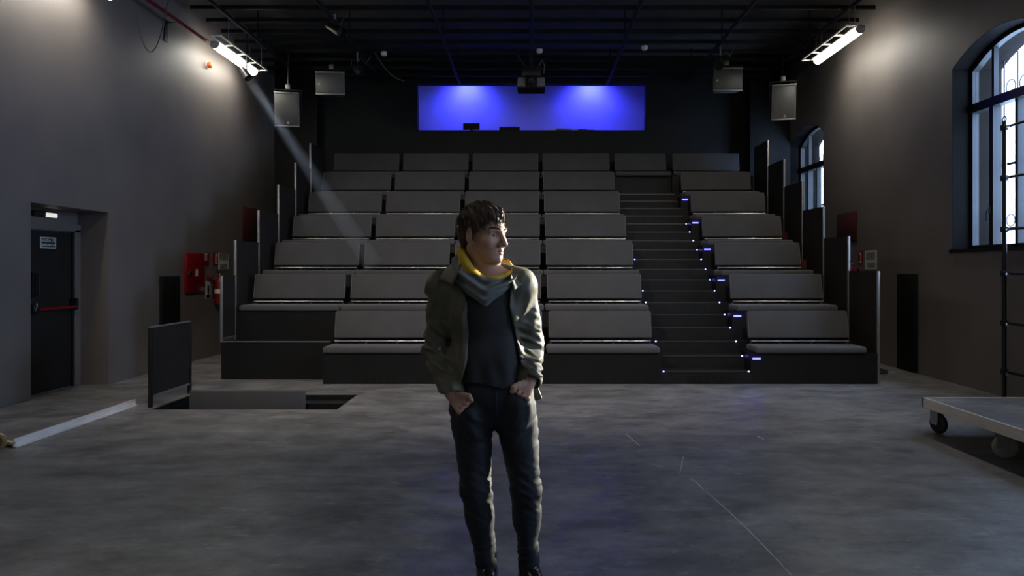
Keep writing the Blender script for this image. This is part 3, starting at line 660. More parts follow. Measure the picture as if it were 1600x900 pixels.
def fill_spot(loc, aim, label, watts):  # spots added above the view to brighten the seats and floor
    e = empty('fill_spot', loc, label, 'stage light', 'added fill spots over the stage')
    q = (Vector(aim)-Vector(loc)).normalized().to_track_quat('-Z', 'Y').to_matrix().to_4x4()
    MB().lathe([(0, .16), (.06, .16), (.10, .05), (.14, -.08), (.13, -.08), (.09, .04), (0, .06)], n=20, M=q).build('housing', M['blackmetal'], e, smooth=True)
    MB().tube([(-.16, 0, 0), (-.16, 0, .18), (.16, 0, .18), (.16, 0, 0)], .01, 6).build('yoke', M['blackmetal'], e)
    MB().tube([(0, 0, .18), (0, 0, 5.375-loc[2])], .014, 8).build('hanger', M['steel'], e)
    l = bpy.data.lights.new('fill_spot_lamp', 'SPOT'); l.energy = watts; l.color = (1.0, .92, .82); l.spot_size = math.radians(84); l.spot_blend = 1.0; l.shadow_soft_size = .12
    lo = bpy.data.objects.new('fill_spot_lamp', l); COL.objects.link(lo); lo.parent = e; lo.matrix_local = q @ Matrix.Translation((0, 0, -.09))
fill_spot((-2.2, 4.29, 4.95), (-1.6, 9.8, .7), 'round black fill spot added on the grid over the stage, door side', 340)
fill_spot((2.2, 4.29, 4.95), (1.6, 9.8, .7), 'round black fill spot added on the grid over the stage, window side', 230)
lc = [(-2.85+.5*t, 12.77+.3*t, 5.385-.45*t-.12*math.sin(math.pi*t)) for t in np.linspace(0, 1, 10)]
tag(MB().tube(lc, .009, 6).build('hanging_cable', M['greywire'], smooth=True), 'grey cable dropping from the grid beside the wide loudspeaker', 'cable')

# ------------------------------------------------------------------ control booth
for x, lab in ((-1.55, 'blue booth lamp over the black monitor'), (1.45, 'blue booth lamp over the scattered papers')):
    e = empty('booth_lamp', (x, 16.75, 6.10), lab, 'lamp', 'blue lamps in the booth')
    MB().lathe([(0, .1), (.09, .1), (.11, 0), (.10, 0), (.08, .08), (0, .085)], n=18).build('shade', M['blackmetal'], e, smooth=True)
    MB().lathe([(0, .03), (.06, .03), (.06, .045), (0, .045)], n=16).build('bulb', M['boothled'] if 'boothled' in M else M.setdefault('boothled', mat('blue_bulb', (0, 0, 1), .5, var=0, emit=(.1, .12, 1.0), estr=14.0)), e)
    MB().tube([(0, 0, .1), (0, 0, .25)], .02, 8).build('stem', M['blackmetal'], e)
    l = bpy.data.lights.new('booth_lamp_light', 'SPOT'); l.energy = 105; l.color = (.035, .042, 1.0); l.spot_size = math.radians(140); l.spot_blend = 1.0; l.shadow_soft_size = .08
    lo = bpy.data.objects.new('booth_lamp_light', l); COL.objects.link(lo); lo.parent = e; lo.location = (0, 0, -.03); lo.rotation_euler = (math.radians(30), 0, 0)
mo = empty('monitor', (-1.27, YB+.10, BZ0+.012), 'black monitor seen from behind on the booth sill', 'monitor')
MB().box(-.175, .175, -.02, .02, .03, .165).build('screen', M['black'], mo, bevel=.006); MB().box(-.09, .09, -.05, .05, 0, .012).build('foot', M['black'], mo); MB().box(-.03, .03, -.012, .012, .01, .05).build('neck', M['black'], mo)
cs = empty('mixing_console', (-.46, YB+.10, BZ0+.012), 'dark mixing console on the booth sill', 'console')
MB().prism([(-.08, 0), (.09, 0), (.09, .11), (-.08, .06)], -.215, .215, 'x').build('body', M['black'], cs, bevel=.006)
for i in range(6): MB().lathe([(0, 0), (.009, 0), (.008, .02), (0, .02)], n=8, M=Matrix.Translation((-.17+.068*i, 0, .082))).build('knob', M['steel'], cs)
rnd = random.Random(5)
for i in range(6):
    x = .45+.16*i; w = rnd.uniform(.06, .10); e = MB().box(-w, w, -.05, .06, 0, rnd.uniform(.018, .05)).build('paper_stack', [M['white'], M['wood'], M['ink']][i % 3], bevel=.003)
    e.location = (x, YB+.1, BZ0+.012); e.rotation_euler.z = rnd.uniform(-.3, .3) if False else 0
    tag(e, '%s low stack of papers along the booth sill counting from the mixing console' % ['first', 'second', 'third', 'fourth', 'fifth', 'sixth'][i], 'papers', 'papers on the booth sill')

# ------------------------------------------------------------------ narrow spot and haze cone added to make the streak over the wide block
ps = Vector((-4.73, 11.71, 4.66)); pa = Vector((-2.36, 10.7, 1.45))
e = empty('added_beam_spot', ps, 'slim black profile spot added to send a pale beam over the seats', 'stage light')
q = (pa-ps).normalized().to_track_quat('-Z', 'Y').to_matrix().to_4x4()
MB().lathe([(0, .16), (.05, .16), (.06, .05), (.065, .0), (.07, -.06), (.064, -.06), (.055, .0), (0, .0)], n=18, M=q).build('housing', M['blackmetal'], e, smooth=True)
MB().tube([(0, 0, .04), (0, 0, 5.375-4.66)], .012, 8).build('hanger', M['blackmetal'], e)
l = bpy.data.lights.new('added_beam_lamp', 'SPOT'); l.energy = 420; l.color = (.52, .68, 1.0); l.spot_size = math.radians(4.6); l.spot_blend = .3; l.shadow_soft_size = .05
lo = bpy.data.objects.new('added_beam_lamp', l); COL.objects.link(lo); lo.parent = e; lo.matrix_local = q @ Matrix.Translation((0, 0, -.065))
hm = bpy.data.materials.new('beam_haze'); hm.use_nodes = True; N_, L_ = nodes_of(hm); N_.remove(N_['Principled BSDF'])
vsn = N_.new('ShaderNodeVolumeScatter'); vsn.inputs['Density'].default_value = 0.35; vsn.inputs['Anisotropy'].default_value = 0.1; L_.new(vsn.outputs[0], N_['Material Output'].inputs['Volume'])
hq = Matrix.Translation(ps) @ q; ln_ = (pa-ps).length
hz = MB().lathe([(.08, -ln_+.06), (.16, -ln_+.06), (.085, -.12), (.05, -.10)], n=24, M=hq).build('haze', hm)  # haze fills only the beam's own cone so that the shaft shows
tag(hz, 'haze cone shaped as the beam of the added profile spot', 'haze', kind='stuff')

# ------------------------------------------------------------------ the person: implicit surfaces meshed with surface nets
PX = 2.855e-3                                     # metres per photo pixel where the person stands
PER = Vector(((770-CX)*PX, 3.14, 0.0))
def L(px, py, y=0.0): return np.array([(px-770)*PX, y, (930-py)*PX])
class Field:
    def __init__(s, xs, ys, zs):
        s.ax = [np.asarray(a, dtype=np.float32) for a in (xs, ys, zs)]
        s.f = np.full([len(a) for a in s.ax], 9.0, dtype=np.float32)
    def region(s, lo, hi, pad):
        sl = []
        for a, l, h in zip(s.ax, lo, hi):
            i = np.searchsorted(a, l-pad); j = np.searchsorted(a, h+pad); sl.append(slice(int(i), int(max(j, i))))
        g = np.meshgrid(*[a[q] for a, q in zip(s.ax, sl)], indexing='ij', sparse=True)
        return tuple(sl), g
    def put(s, sl, d, k=0.0, op='u'):
        a = s.f[sl]
        if a.size == 0: return
        if op == 'u':
            if k: h = np.clip(.5+.5*(a-d)/k, 0, 1); s.f[sl] = a*(1-h)+d*h-k*h*(1-h)
            else: s.f[sl] = np.minimum(a, d)
        else:
            b = -d
            if k: h = np.clip(.5-.5*(a-b)/k, 0, 1); s.f[sl] = a*(1-h)+b*h+k*h*(1-h)
            else: s.f[sl] = np.maximum(a, b)
    def ell(s, c, r, R=None, k=0.02, op='u'):
        c = np.asarray(c, float); r = np.asarray(r, float); m = r.max()
        sl, (x, y, z) = s.region(c-m, c+m, .06)
        x, y, z = x-c[0], y-c[1], z-c[2]
        if R is not None: x, y, z = (R[0][0]*x+R[1][0]*y+R[2][0]*z, R[0][1]*x+R[1][1]*y+R[2][1]*z, R[0][2]*x+R[1][2]*y+R[2][2]*z)
        q = np.sqrt((x/r[0])**2+(y/r[1])**2+(z/r[2])**2); q2 = np.sqrt((x/r[0]**2)**2+(y/r[1]**2)**2+(z/r[2]**2)**2)+1e-9
        s.put(sl, (q*(q-1)/q2).astype(np.float32), k, op); return s
    def cap(s, a, b, ra, rb=None, k=0.02, op='u', flat=1.0):
        rb = ra if rb is None else rb
        a = np.asarray(a, float); b = np.asarray(b, float); m = max(ra, rb)
        sl, (x, y, z) = s.region(np.minimum(a, b)-m, np.maximum(a, b)+m, .06)
        d = b-a; t = np.clip(((x-a[0])*d[0]+(y-a[1])*d[1]+(z-a[2])*d[2])/(d@d+1e-12), 0, 1)
        e = np.sqrt((x-a[0]-t*d[0])**2+((y-a[1]-t*d[1])/flat)**2+(z-a[2]-t*d[2])**2)-(ra+(rb-ra)*t)
        s.put(sl, e.astype(np.float32), k, op); return s
    def mesh(s, name, m, parent, label=None):
        f = s.f; X, Y, Z = s.ax; nx, ny, nz = f.shape
        ins = f < 0
        c = ins[:-1,:-1,:-1].astype(np.int8)
        tot = np.zeros_like(c)
        for i in (0, 1):
            for j in (0, 1):
                for k in (0, 1): tot += ins[i:nx-1+i, j:ny-1+j, k:nz-1+k]
        act = (tot > 0) & (tot < 8)
        I, J, K = np.nonzero(act); n = len(I)
        idx = np.full(act.shape, -1, dtype=np.int64); idx[I, J, K] = np.arange(n)
        acc = np.zeros((n, 3)); cnt = np.zeros(n)
        co = [(i, j, k) for i in (0, 1) for j in (0, 1) for k in (0, 1)]
        for a in co:
            for ax in range(3):
                if a[ax]: continue
                b = list(a); b[ax] = 1
                fa = f[I+a[0], J+a[1], K+a[2]]; fb = f[I+b[0], J+b[1], K+b[2]]
                w = (fa < 0) != (fb < 0)
                t = np.where(w, fa/(fa-fb+1e-20), 0)
                pa = np.stack([X[I+a[0]], Y[J+a[1]], Z[K+a[2]]], 1); pb = np.stack([X[I+b[0]], Y[J+b[1]], Z[K+b[2]]], 1)
                acc += np.where(w[:, None], pa+(pb-pa)*t[:, None], 0); cnt += w
        v = acc/np.maximum(cnt, 1)[:, None]
        quads = []
        for ax in range(3):
            sh = [slice(None)]*3; sh2 = [slice(None)]*3; sh[ax] = slice(0, -1); sh2[ax] = slice(1, None)
            a = ins[tuple(sh)]; b = ins[tuple(sh2)]
            o1, o2 = [q for q in range(3) if q != ax]
            ch = (a != b); e = list(np.nonzero(ch)); ok = (e[o1] > 0) & (e[o2] > 0) & (e[o1] < f.shape[o1]-1) & (e[o2] < f.shape[o2]-1)
            e = [q[ok] for q in e]; flip = a[tuple(e)]
            def cell(d1, d2):
                q = list(e); q[o1] = e[o1]-d1; q[o2] = e[o2]-d2; return idx[q[0], q[1], q[2]]
            Q = np.stack([cell(1, 1), cell(0, 1), cell(0, 0), cell(1, 0)], 1)
            if ax == 1: flip = ~flip
            Q[~flip] = Q[~flip][:, ::-1]; quads.append(Q)
        q = np.concatenate(quads); q = q[(q >= 0).all(1)]
        me = bpy.data.meshes.new(name); me.from_pydata(v.tolist(), [], q.tolist())
        me.polygons.foreach_set('use_smooth', np.ones(len(me.polygons), bool)); me.update()
        me.materials.append(m); o = bpy.data.objects.new(name, me); COL.objects.link(o); o.parent = parent
        if label: o['label'] = label
        return o
def vnoise(x, y, z, seed):
    """smooth lattice noise in -1..1, evaluated on broadcastable coordinates"""
    R_ = np.random.RandomState(seed).uniform(-1, 1, (24, 24, 24)).astype(np.float32)
    x, y, z = np.broadcast_arrays(x, y, z)
    xi, yi, zi = np.floor(x).astype(int), np.floor(y).astype(int), np.floor(z).astype(int)
    fx, fy, fz = x-xi, y-yi, z-zi
    fx, fy, fz = fx*fx*(3-2*fx), fy*fy*(3-2*fy), fz*fz*(3-2*fz); out = 0
    for i in (0, 1):
        for j in (0, 1):
            for k in (0, 1): out = out+R_[(xi+i) % 24, (yi+j) % 24, (zi+k) % 24]*(fx if i else 1-fx)*(fy if j else 1-fy)*(fz if k else 1-fz)
    return out
def creases(x, y, z, sx, sy, sz, seed, sharp=1.0):
    """ridges where the noise crosses zero: narrow pressed creases between soft swells"""
    n_ = vnoise(x*sx, y*sy, z*sz, seed)+.5*vnoise(x*sx*2.1, y*sy*2.1, z*sz*2.1, seed+1)
    return np.abs(n_)**sharp
def axis(*segs):
    out = [np.arange(a, b, d) for a, b, d in segs]; return np.concatenate(out)

M['skin'] = mat('skin', (0.50, 0.29, 0.20), 0.45, var=0.06, scale=30, bump=0.05, bscale=300)
M['skin'].node_tree.nodes['Principled BSDF'].inputs['Subsurface Weight'].default_value = 0.12
M['skin'].node_tree.nodes['Principled BSDF'].inputs['Subsurface Radius'].default_value = (0.01, 0.004, 0.002)
M['hair'] = mat('brown_hair', (0.075, 0.043, 0.026), 0.5, var=0.3, scale=60)
M['jacket'] = mat('olive_canvas', (0.098, 0.090, 0.058), 0.62, var=0.12, scale=9, bump=0.08, bscale=600)
M['shirt'] = mat('dark_knit', (0.024, 0.024, 0.022), 0.85, var=0.15, scale=20, bump=0.2, bscale=300)
M['jeans'] = mat('dark_denim', (0.012, 0.014, 0.018), 0.75, var=0.3, scale=10, bump=0.2, bscale=260)
M['boot'] = mat('black_leather', (0.012, 0.011, 0.011), 0.22, var=0.2)
M['scarfgrey'] = mat('grey_scarf', (0.17, 0.18, 0.165), 0.8, var=0.12, scale=14, bump=0.2, bscale=220)
M['scarfyellow'] = mat('yellow_scarf_lining', (0.62, 0.40, 0.025), 0.75, var=0.12, scale=14, bump=0.2, bscale=220)
M['eyewhite'] = mat('eye_white', (0.50, 0.46, 0.43), 0.2, var=0); M['iris'] = mat('iris_brown', (0.05, 0.025, 0.012), 0.12, var=0)
M['lips'] = mat('lips', (0.42, 0.17, 0.13), 0.4, var=0.05)
M['button'] = mat('horn_button', (0.20, 0.18, 0.13), 0.35, var=0)

person = empty('person', PER, 'person in an olive jacket and grey and yellow scarf, hands in jeans pockets', 'person')
# head frame: u to the person's right-hand side of the picture plane, v forward (towards picture right and camera), w up
YAW = math.radians(52); HS = 1.045
HC = np.array([-.036, 0.0, (930-369)*PX])
fu = np.array([math.cos(YAW), math.sin(YAW), 0]); fv = np.array([math.sin(YAW), -math.cos(YAW), 0]); fw = np.array([0, 0, 1.0])
TILT = math.radians(-3)                           # the chin dips a little
fv, fw = fv*math.cos(TILT)+fw*math.sin(TILT), fw*math.cos(TILT)-fv*math.sin(TILT)
RH = np.stack([fu, fv, fw], 1)                    # columns
def H(u, v, w): return HC+HS*(fu*u+fv*v+fw*w)
def he(F_, c, r, k=.02, op='u', R=None):
    Rm = RH if R is None else RH @ R
    F_.ell(H(*c), np.array(r)*HS, Rm, k, op)
def hc_(F_, a, b, ra, rb=None, k=.012, op='u'): F_.cap(H(*a), H(*b), ra*HS, (ra if rb is None else rb)*HS, k, op)
# joints
NB = L(758, 428, .03)
SH = {-1: L(692, 452, .02), 1: L(812, 450, .02)}
EL = {-1: L(678, 548, .10), 1: L(826, 540, .12)}
WR = {-1: L(708, 611, -.07), 1: L(828, 592, -.05)}
KN = {-1: L(735, 634, -.105), 1: L(812, 616, -.105)}         # knuckles, going into the pockets
HIP = {-1: L(736, 645, .0), 1: L(804, 645, .0)}
KNE = {-1: L(744, 765, -.02), 1: L(822, 765, -.02)}
ANK = {-1: L(760, 890, .03), 1: L(826, 890, .03)}
CH = L(756, 480, .02); WA = L(764, 575, .01); PE = L(770, 625, .01)

TIPS = []
# --- the body, one continuous surface
B = Field(axis((-.36, -.17, .008), (-.17, .13, .0027), (.13, .36, .008)), axis((-.26, -.15, .006), (-.15, .15, .0027), (.15, .24, .008)), axis((.0, .78, .012), (.78, 1.02, .005), (1.02, 1.44, .008), (1.44, 1.77, .0027)))
he(B, (0, -.018, .045), (.077, .098, .088)); he(B, (0, .028, -.018), (.061, .069, .092), .03)
he(B, (0, .046, -.082), (.043, .044, .034), .025); he(B, (0, .076, -.104), (.020, .017, .016), .02)      # jaw and chin
for s in (-1, 1):
    hc_(B, (s*.056, -.004, -.040), (s*.026, .060, -.098), .011, .012, .022)      # jaw line
    he(B, (s*.044, .060, -.030), (.022, .022, .022), .02)                        # cheekbone
    hc_(B, (s*.010, .088, .021), (s*.046, .070, .022), .0095, .009, .014)        # brow
hc_(B, (0, .088, .012), (0, .112, -.034), .0085, .0115, .012); he(B, (0, .113, -.037), (.0125, .012, .011), .008)   # nose
for s in (-1, 1): he(B, (s*.0135, .098, -.042), (.009, .012, .008), .006)
for s in (-1, 1): he(B, (s*.033, .100, .000), (.0185, .022, .0135), .009, 's')     # eye sockets
for s in (-1, 1):
    hc_(B, (s*.019, .0790, .0078), (s*.046, .0710, .0062), .0042, .0040, .004); hc_(B, (s*.022, .0750, -.0105), (s*.044, .069, -.0085), .0034, .003, .004)   # lids
hc_(B, (-.020, .0835, -.0655), (0, .0925, -.0625), .0050, .0062, .006); hc_(B, (.020, .0835, -.0655), (0, .0925, -.0625), .0050, .0062, .006)
hc_(B, (-.017, .0835, -.0765), (.017, .0835, -.0765), .0062, .0062, .006); he(B, (0, .089, -.077), (.013, .006, .006), .005)
hc_(B, (-.023, .0895, -.0708), (.023, .0895, -.0708), .0022, .0022, .003, 's')    # mouth line
for s in (-1, 1):                                                                 # ears
    Re = np.array(Matrix.Rotation(s*-.25, 3, 'Z'))
    he(B, (s*.083, -.014, -.004), (.0085, .021, .034), .005, 'u', Re); he(B, (s*.093, -.008, .001), (.0075, .012, .021), .004, 's', Re)
    hc_(B, (s*.079, -.004, -.030), (s*.076, .0, -.036), .007, .006, .006)
B.cap(H(0, -.028, -.06), NB+[0, .01, 0], .056*HS, .064, .03)                      # neck
hc_(B, (.0, .030, -.105), (.0, .035, -.15), .016, .014, .025)                      # throat
for s in (-1, 1): B.cap(H(s*.050, -.03, -.060), NB+np.array([.02, -.05, -.02]), .014, .012, .02)   # neck muscles
B.cap(SH[-1], SH[1], .058, .058, .05); B.ell(CH, (.155, .105, .17), None, .05); B.ell(WA, (.135, .095, .15), None, .05); B.ell(PE, (.155, .105, .10), None, .05)
for s in (-1, 1):
    B.cap(NB, SH[s]+[0, 0, .01], .05, .05, .04)
    B.cap(SH[s], EL[s], .050, .040, .03); B.cap(EL[s], WR[s], .040, .027, .03)
    kn = KN[s]; w = WR[s]; d = kn-w; d = d/np.linalg.norm(d)
    side = np.cross(d, [0, -1, 0.2]); side /= np.linalg.norm(side)
    if side[2] < 0: side = -side
    for t in np.linspace(-1, 1, 5): B.cap(w+side*t*.014, w+d*.085+side*t*.034, .016, .0125, .012)    # palm
    for i, (t, ln, dr) in enumerate(((1, .030, .0), (.36, .034, .01), (-.3, .032, .01), (-1, .024, .0))):
        p0 = w+d*.085+side*t*.034; fd = d*.45+np.array([0, .45, -.70]); fd /= np.linalg.norm(fd)
        p1 = p0+fd*(ln+.012); p2 = p1+np.array([0, .5, -.85])*ln*.8; p3 = p2+np.array([0, .7, -.7])*ln*.6
        TIPS.append((p0, p1, p3))
        B.cap(p0, p1, .0100, .0092, .004); B.cap(p1, p2, .0092, .0084, .003); B.cap(p2, p3, .0084, .0074, .003)
        B.ell(p0+np.array([0, -.006, .002]), (.0110, .0105, .0100), None, .004)
        if i: B.cap((p0+pp)/2-d*.012+np.array([0, -.014, 0]), (p0+pp)/2+fd*.03+np.array([0, -.012, 0]), .0035, .0045, .004, 's')
        pp = p0
    tb = w+d*.028-np.array([0, .012, 0])+side*.020; t1 = tb+d*.040+side*.026+np.array([0, -.010, 0]); t2 = t1+d*.030+np.array([0, .0, -.014])
    t2 = t1+d*.016+np.array([0, .012, -.010])
    B.cap(tb, t1, .0135, .0112, .010); B.cap(t1, t2, .0112, .0090, .004)
    B.cap(HIP[s], KNE[s], .078, .052, .04); B.cap(KNE[s], ANK[s], .048, .034, .03)
    B.ell(KNE[s]+(ANK[s]-KNE[s])*.3+[0, .025, 0], (.048, .05, .11), None, .03)
    B.cap(ANK[s]+[0, .01, -.06], ANK[s]+[s*.02, -.12, -.085], .032, .026, .02)
body = B.mesh('body', M['skin'], person)

# --- eyes, brows
for s in (-1, 1):
    c = H(s*.0325, .0708, -.0012)
    def ball(r, cut=None):
        mb = MB(); n = 18; m_ = 12; vs = []; fs = []
        for i in range(m_+1):
            th = math.pi*i/m_
            for k in range(n): vs.append(tuple(c+r*np.array([math.sin(th)*math.cos(2*math.pi*k/n), math.sin(th)*math.sin(2*math.pi*k/n), math.cos(th)])))
        for i in range(m_):
            for k in range(n): fs.append((i*n+k, i*n+(k+1) % n, (i+1)*n+(k+1) % n, (i+1)*n+k))
        return mb.add(vs, fs)
    e = ball(.0125*HS).build('eye', M['eyewhite'], body, smooth=True)
    g = fv*.97-fu*.16; g = g/np.linalg.norm(g)
    q = Vector(g).to_track_quat('Z', 'Y').to_matrix().to_4x4()
    MB().lathe([(0, .0098), (.0068, .0108), (.0060, .0118), (.0035, .0128), (0, .0132)], n=16, M=Matrix.Translation(tuple(c)) @ q).build('iris', M['iris'], e, smooth=True)
    br = MB()
    rnd = random.Random(11+s)
    for i in range(46):
        t = i/45; u = s*(.012+.040*t); v = .0985-.022*t**1.6; w = .0235+.006*math.sin(math.pi*min(1, t*.8))+rnd.uniform(-.003, .003)
        p = H(u, v+.002, w); tip = H(u+s*.010, v-.003, w+rnd.uniform(-.001, .004)*(1-t))
        br.tube([p, (p+tip)/2+fv*.001, tip], [.0011, .0010, .0003], 4)
    br.build('eyebrow', M['hair'], body)
# lips as a thin tinted skin over the mouth
lp_ = MB()
for dz, hgt, fwd in ((-.0640, .0040, .0985), (-.0762, .0052, .0955)):
    vs = []; fs = []; n = 16
    for i in range(n+1):
        t = -1+2*i/n; e_ = math.sqrt(max(0, 1-t*t)); u = t*.0215; v = fwd-.0125*t*t
        for j in range(5):
            a = -1+j/2; vs.append(tuple(H(u, v+.0016*(1-a*a)*e_, dz-.0016*t*t+a*hgt*e_)))
    for i in range(n):
        for j in range(4): fs.append((i*5+j, i*5+j+1, (i+1)*5+j+1, (i+1)*5+j))
    lp_.add(vs, fs)
lp_.build('lips', M['lips'], body, smooth=True)

# --- hair: a shaped cap plus many locks
HF = Field(axis((-.19, .13, .0035)), axis((-.17, .17, .0035)), axis((1.50, 1.80, .0035)))
he(HF, (0, -.024, .050), (.084, .106, .092), .02)
he(HF, (0, -.075, .0), (.074, .046, .075), .03); he(HF, (0, .048, .092), (.054, .034, .026), .03)
he(HF, (0, .085, .000), (.068, .060, .052), .02, 's'); he(HF, (0, .05, -.06), (.082, .085, .085), .02, 's')
for s in (-1, 1): he(HF, (s*.086, -.010, -.012), (.026, .032, .044), .008, 's')
sl, (x, y, z) = HF.region((-9, -9, -9), (9, 9, 9), 0)
HF.f += (.0035*np.sin(95*(x*fu[0]+y*fu[1])+14*z)*np.sin(60*z+30*x)+.002*np.sin(190*x+120*y+60*z)).astype(np.float32)
hair = HF.mesh('hair', M['hair'], person, 'short tousled brown hair')
rnd = random.Random(21); lk = MB()
for i in range(2600):
    th = math.acos(rnd.uniform(-.25, 1)); ph = rnd.uniform(0, 2*math.pi)
    n_ = np.array([math.sin(th)*math.cos(ph), math.sin(th)*math.sin(ph), math.cos(th)])
    root = np.array([0, -.022, .050])+n_*np.array([.079, .101, .088])
    if root[1] > .045 and root[2] < .075: continue
    if root[2] < .03 and root[1] > -.045: continue
    crown = np.array([.0, -.075, .12]); flow = root-crown
    flow = flow-n_*(flow@n_); nl = np.linalg.norm(flow)+1e-6; flow = flow/nl
    flow = flow+np.array([rnd.uniform(-.35, .35), rnd.uniform(-.2, .25), rnd.uniform(-.3, .1)])
    ln = rnd.uniform(.025, .05)*(1.25 if root[1] > .03 else 1)
    lift = rnd.uniform(.004, .010)
    p1 = root+flow*ln*.5+n_*(lift-ln*ln*1.3); p2 = root+flow*ln+n_*(lift*.8-ln*ln*5.2)-np.array([0, 0, .003])
    r0 = rnd.uniform(.0012, .0026)
    lk.tube([H(*root), H(*p1), H(*p2)], [r0, r0*.8, .0004], 4, cap=False)
for i in range(230):                                # fringe brushed forward over the forehead
    u = rnd.uniform(-.058, .062); root = np.array([u, rnd.uniform(.005, .045)-.25*abs(u), .128-.3*abs(u)])
    mid = root+np.array([rnd.uniform(-.01, .012), .040, -.016]); tip = mid+np.array([rnd.uniform(-.008, .022), .010-.2*abs(u), -rnd.uniform(.016, .036)])
    r0 = rnd.uniform(.0016, .0034); lk.tube([H(*root), H(*mid), H(*((mid+tip)/2+[0, .004, 0])), H(*tip)], [r0, r0, r0*.8, .0005], 5, cap=False)
for s in (-1, 1):
    for i in range(22):                            # sideburns and the hair before the ear
        root = np.array([s*rnd.uniform(.072, .080), rnd.uniform(.0, .034), rnd.uniform(.03, .055)]); tip = root+np.array([s*.001, rnd.uniform(-.004, .006), -rnd.uniform(.02, .045)])
        lk.tube([H(*root), H(*((root+tip)/2+[s*.004, 0, 0])), H(*tip)], [.0028, .0026, .0005], 4, cap=False)
o = lk.build('locks', M['hair'], hair, smooth=True); o['kind'] = 'stuff'

# --- jeans
J = Field(axis((-.24, .26, .006)), axis((-.17, .20, .006)), axis((.07, 1.03, .006)))
J.ell(PE+[0, 0, .02], (.178, .118, .15), None, .03)
for s in (-1, 1):
    J.cap(HIP[s]+[0, 0, .02], KNE[s], .098, .064, .03); J.cap(KNE[s], ANK[s], .060, .047, .03)
    J.ell(KNE[s]+(ANK[s]-KNE[s])*.28+[0, .022, 0], (.062, .064, .13), None, .03)
    w = WR[s]; d = KN[s]-w; J.cap(w+d*1.15+[0, .030, -.028], w+d*1.30+[0, .045, -.085], .046, .036, .03)    # hand bulging the pocket
for p0, p1, p3 in TIPS: J.cap(p0*.25+p1*.75+[0, .004, -.004], p3+[0, .006, -.008], .0185, .020, .022)      # the cloth over the fingers
sl, (x, y, z) = J.region((-9, -9, -9), (9, 9, 9), 0)
fold = .011*(creases(x-.25*z, y, z+.5*x, 9, 9, 30, 3)-.35)*np.exp(-((z-.47)/.12)**2)+.013*(creases(x, y, z-.4*x, 9, 9, 34, 5)-.35)*np.exp(-((z-.17)/.10)**2)
fold = fold+.010*(creases(x+.5*z, y, z-.8*np.abs(x), 9, 8, 26, 8)-.35)*np.exp(-((z-.74)/.12)**2)+.003*vnoise(x*20, y*20, z*12, 9)
J.f += fold.astype(np.float32)
J.f = np.maximum(J.f, (z-(930-594)*PX).astype(np.float32)); J.f = np.maximum(J.f, (.105-z).astype(np.float32)); 
for s in (-1, 1):                                  # pocket mouths
    w = WR[s]; d = KN[s]-w; J.cap(w+d*.35+[0, -.01, .03], w+d*.80+[0, -.012, .022], .030, .030, .006, 's')
jeans = J.mesh('jeans', M['jeans'], person, 'dark slim denim jeans')
MB().box(-.004, .004, -.003, .003, -.06, .05, Matrix.Translation(tuple(L(777, 622, -.112)))).build('fly', M['jeans'], jeans, bevel=.003)
# --- boots
for s in (-1, 1):
    Bt = Field(axis((ANK[s][0]-.10, ANK[s][0]+.16, .005)), axis((-.24, .14, .005)), axis((0, .24, .005)))
    a = ANK[s]; yw = .12 if s < 0 else .50
    dv = np.array([math.sin(yw), -math.cos(yw), 0])
    Bt.cap(a+[0, .005, .05], a+[0, .01, -.05], .047, .046, .02); Bt.cap(np.array([a[0], a[1]+.02, .045]), np.array([a[0], a[1], .04])+dv*.15, .038, .036, .03)
    Bt.cap(np.array([a[0], a[1], .085])+dv*.02, np.array([a[0], a[1], .045])+dv*.14, .038, .030, .03); Bt.ell(np.array([a[0], a[1], .036])+dv*.165, (.038, .04, .026), None, .03)
    sl, (x, y, z) = Bt.region((-9, -9, -9), (9, 9, 9), 0)
    Bt.f = np.maximum(Bt.f, (.022-z).astype(np.float32))
    bo_ = Bt.mesh('boot', M['boot'], person)
    sole = MB(); c0 = np.array([a[0], a[1]+.02, 0]); c1 = np.array([a[0], a[1], 0])+dv*.165; pr = np.array([-dv[1], dv[0], 0]); pts = []
    for t in np.linspace(-math.pi/2, math.pi/2, 9): pts.append(c1+.043*(pr*math.sin(t)+dv*math.cos(t)))
    for t in np.linspace(math.pi/2, 3*math.pi/2, 9): pts.append(c0+.040*(pr*math.sin(t)+dv*math.cos(t)))
    sole.prism([(p[0], p[1]) for p in pts], 0, .024, 'z').build('sole', M['rubber'], bo_)

# --- dark shirt
S = Field(axis((-.26, .24, .006)), axis((-.17, .18, .006)), axis((.88, 1.46, .006)))
S.cap(SH[-1]+[.03, 0, -.02], SH[1]-[.03, 0, .02], .062, .062, .05); S.ell(CH, (.166, .118, .19), None, .05); S.ell(WA, (.160, .118, .17), None, .05); S.ell(PE+[0, 0, .03], (.170, .124, .11), None, .05)
sl, (x, y, z) = S.region((-9, -9, -9), (9, 9, 9), 0)
S.f += (.004*np.sin(38*x-22*z+1.8*np.sin(12*z))*np.clip((1.28-z)/.2, 0, 1)+.0025*np.sin(80*x+18*z)*np.clip((1.1-z)/.1, 0, 1)).astype(np.float32)
S.f = np.maximum(S.f, (z-1.365).astype(np.float32)+0*x+0*y)
S.f = np.maximum(S.f, ((930-600)*PX-.012*np.sin(20*x)-z).astype(np.float32))
shirt = S.mesh('shirt', M['shirt'], person, 'dark crew shirt')

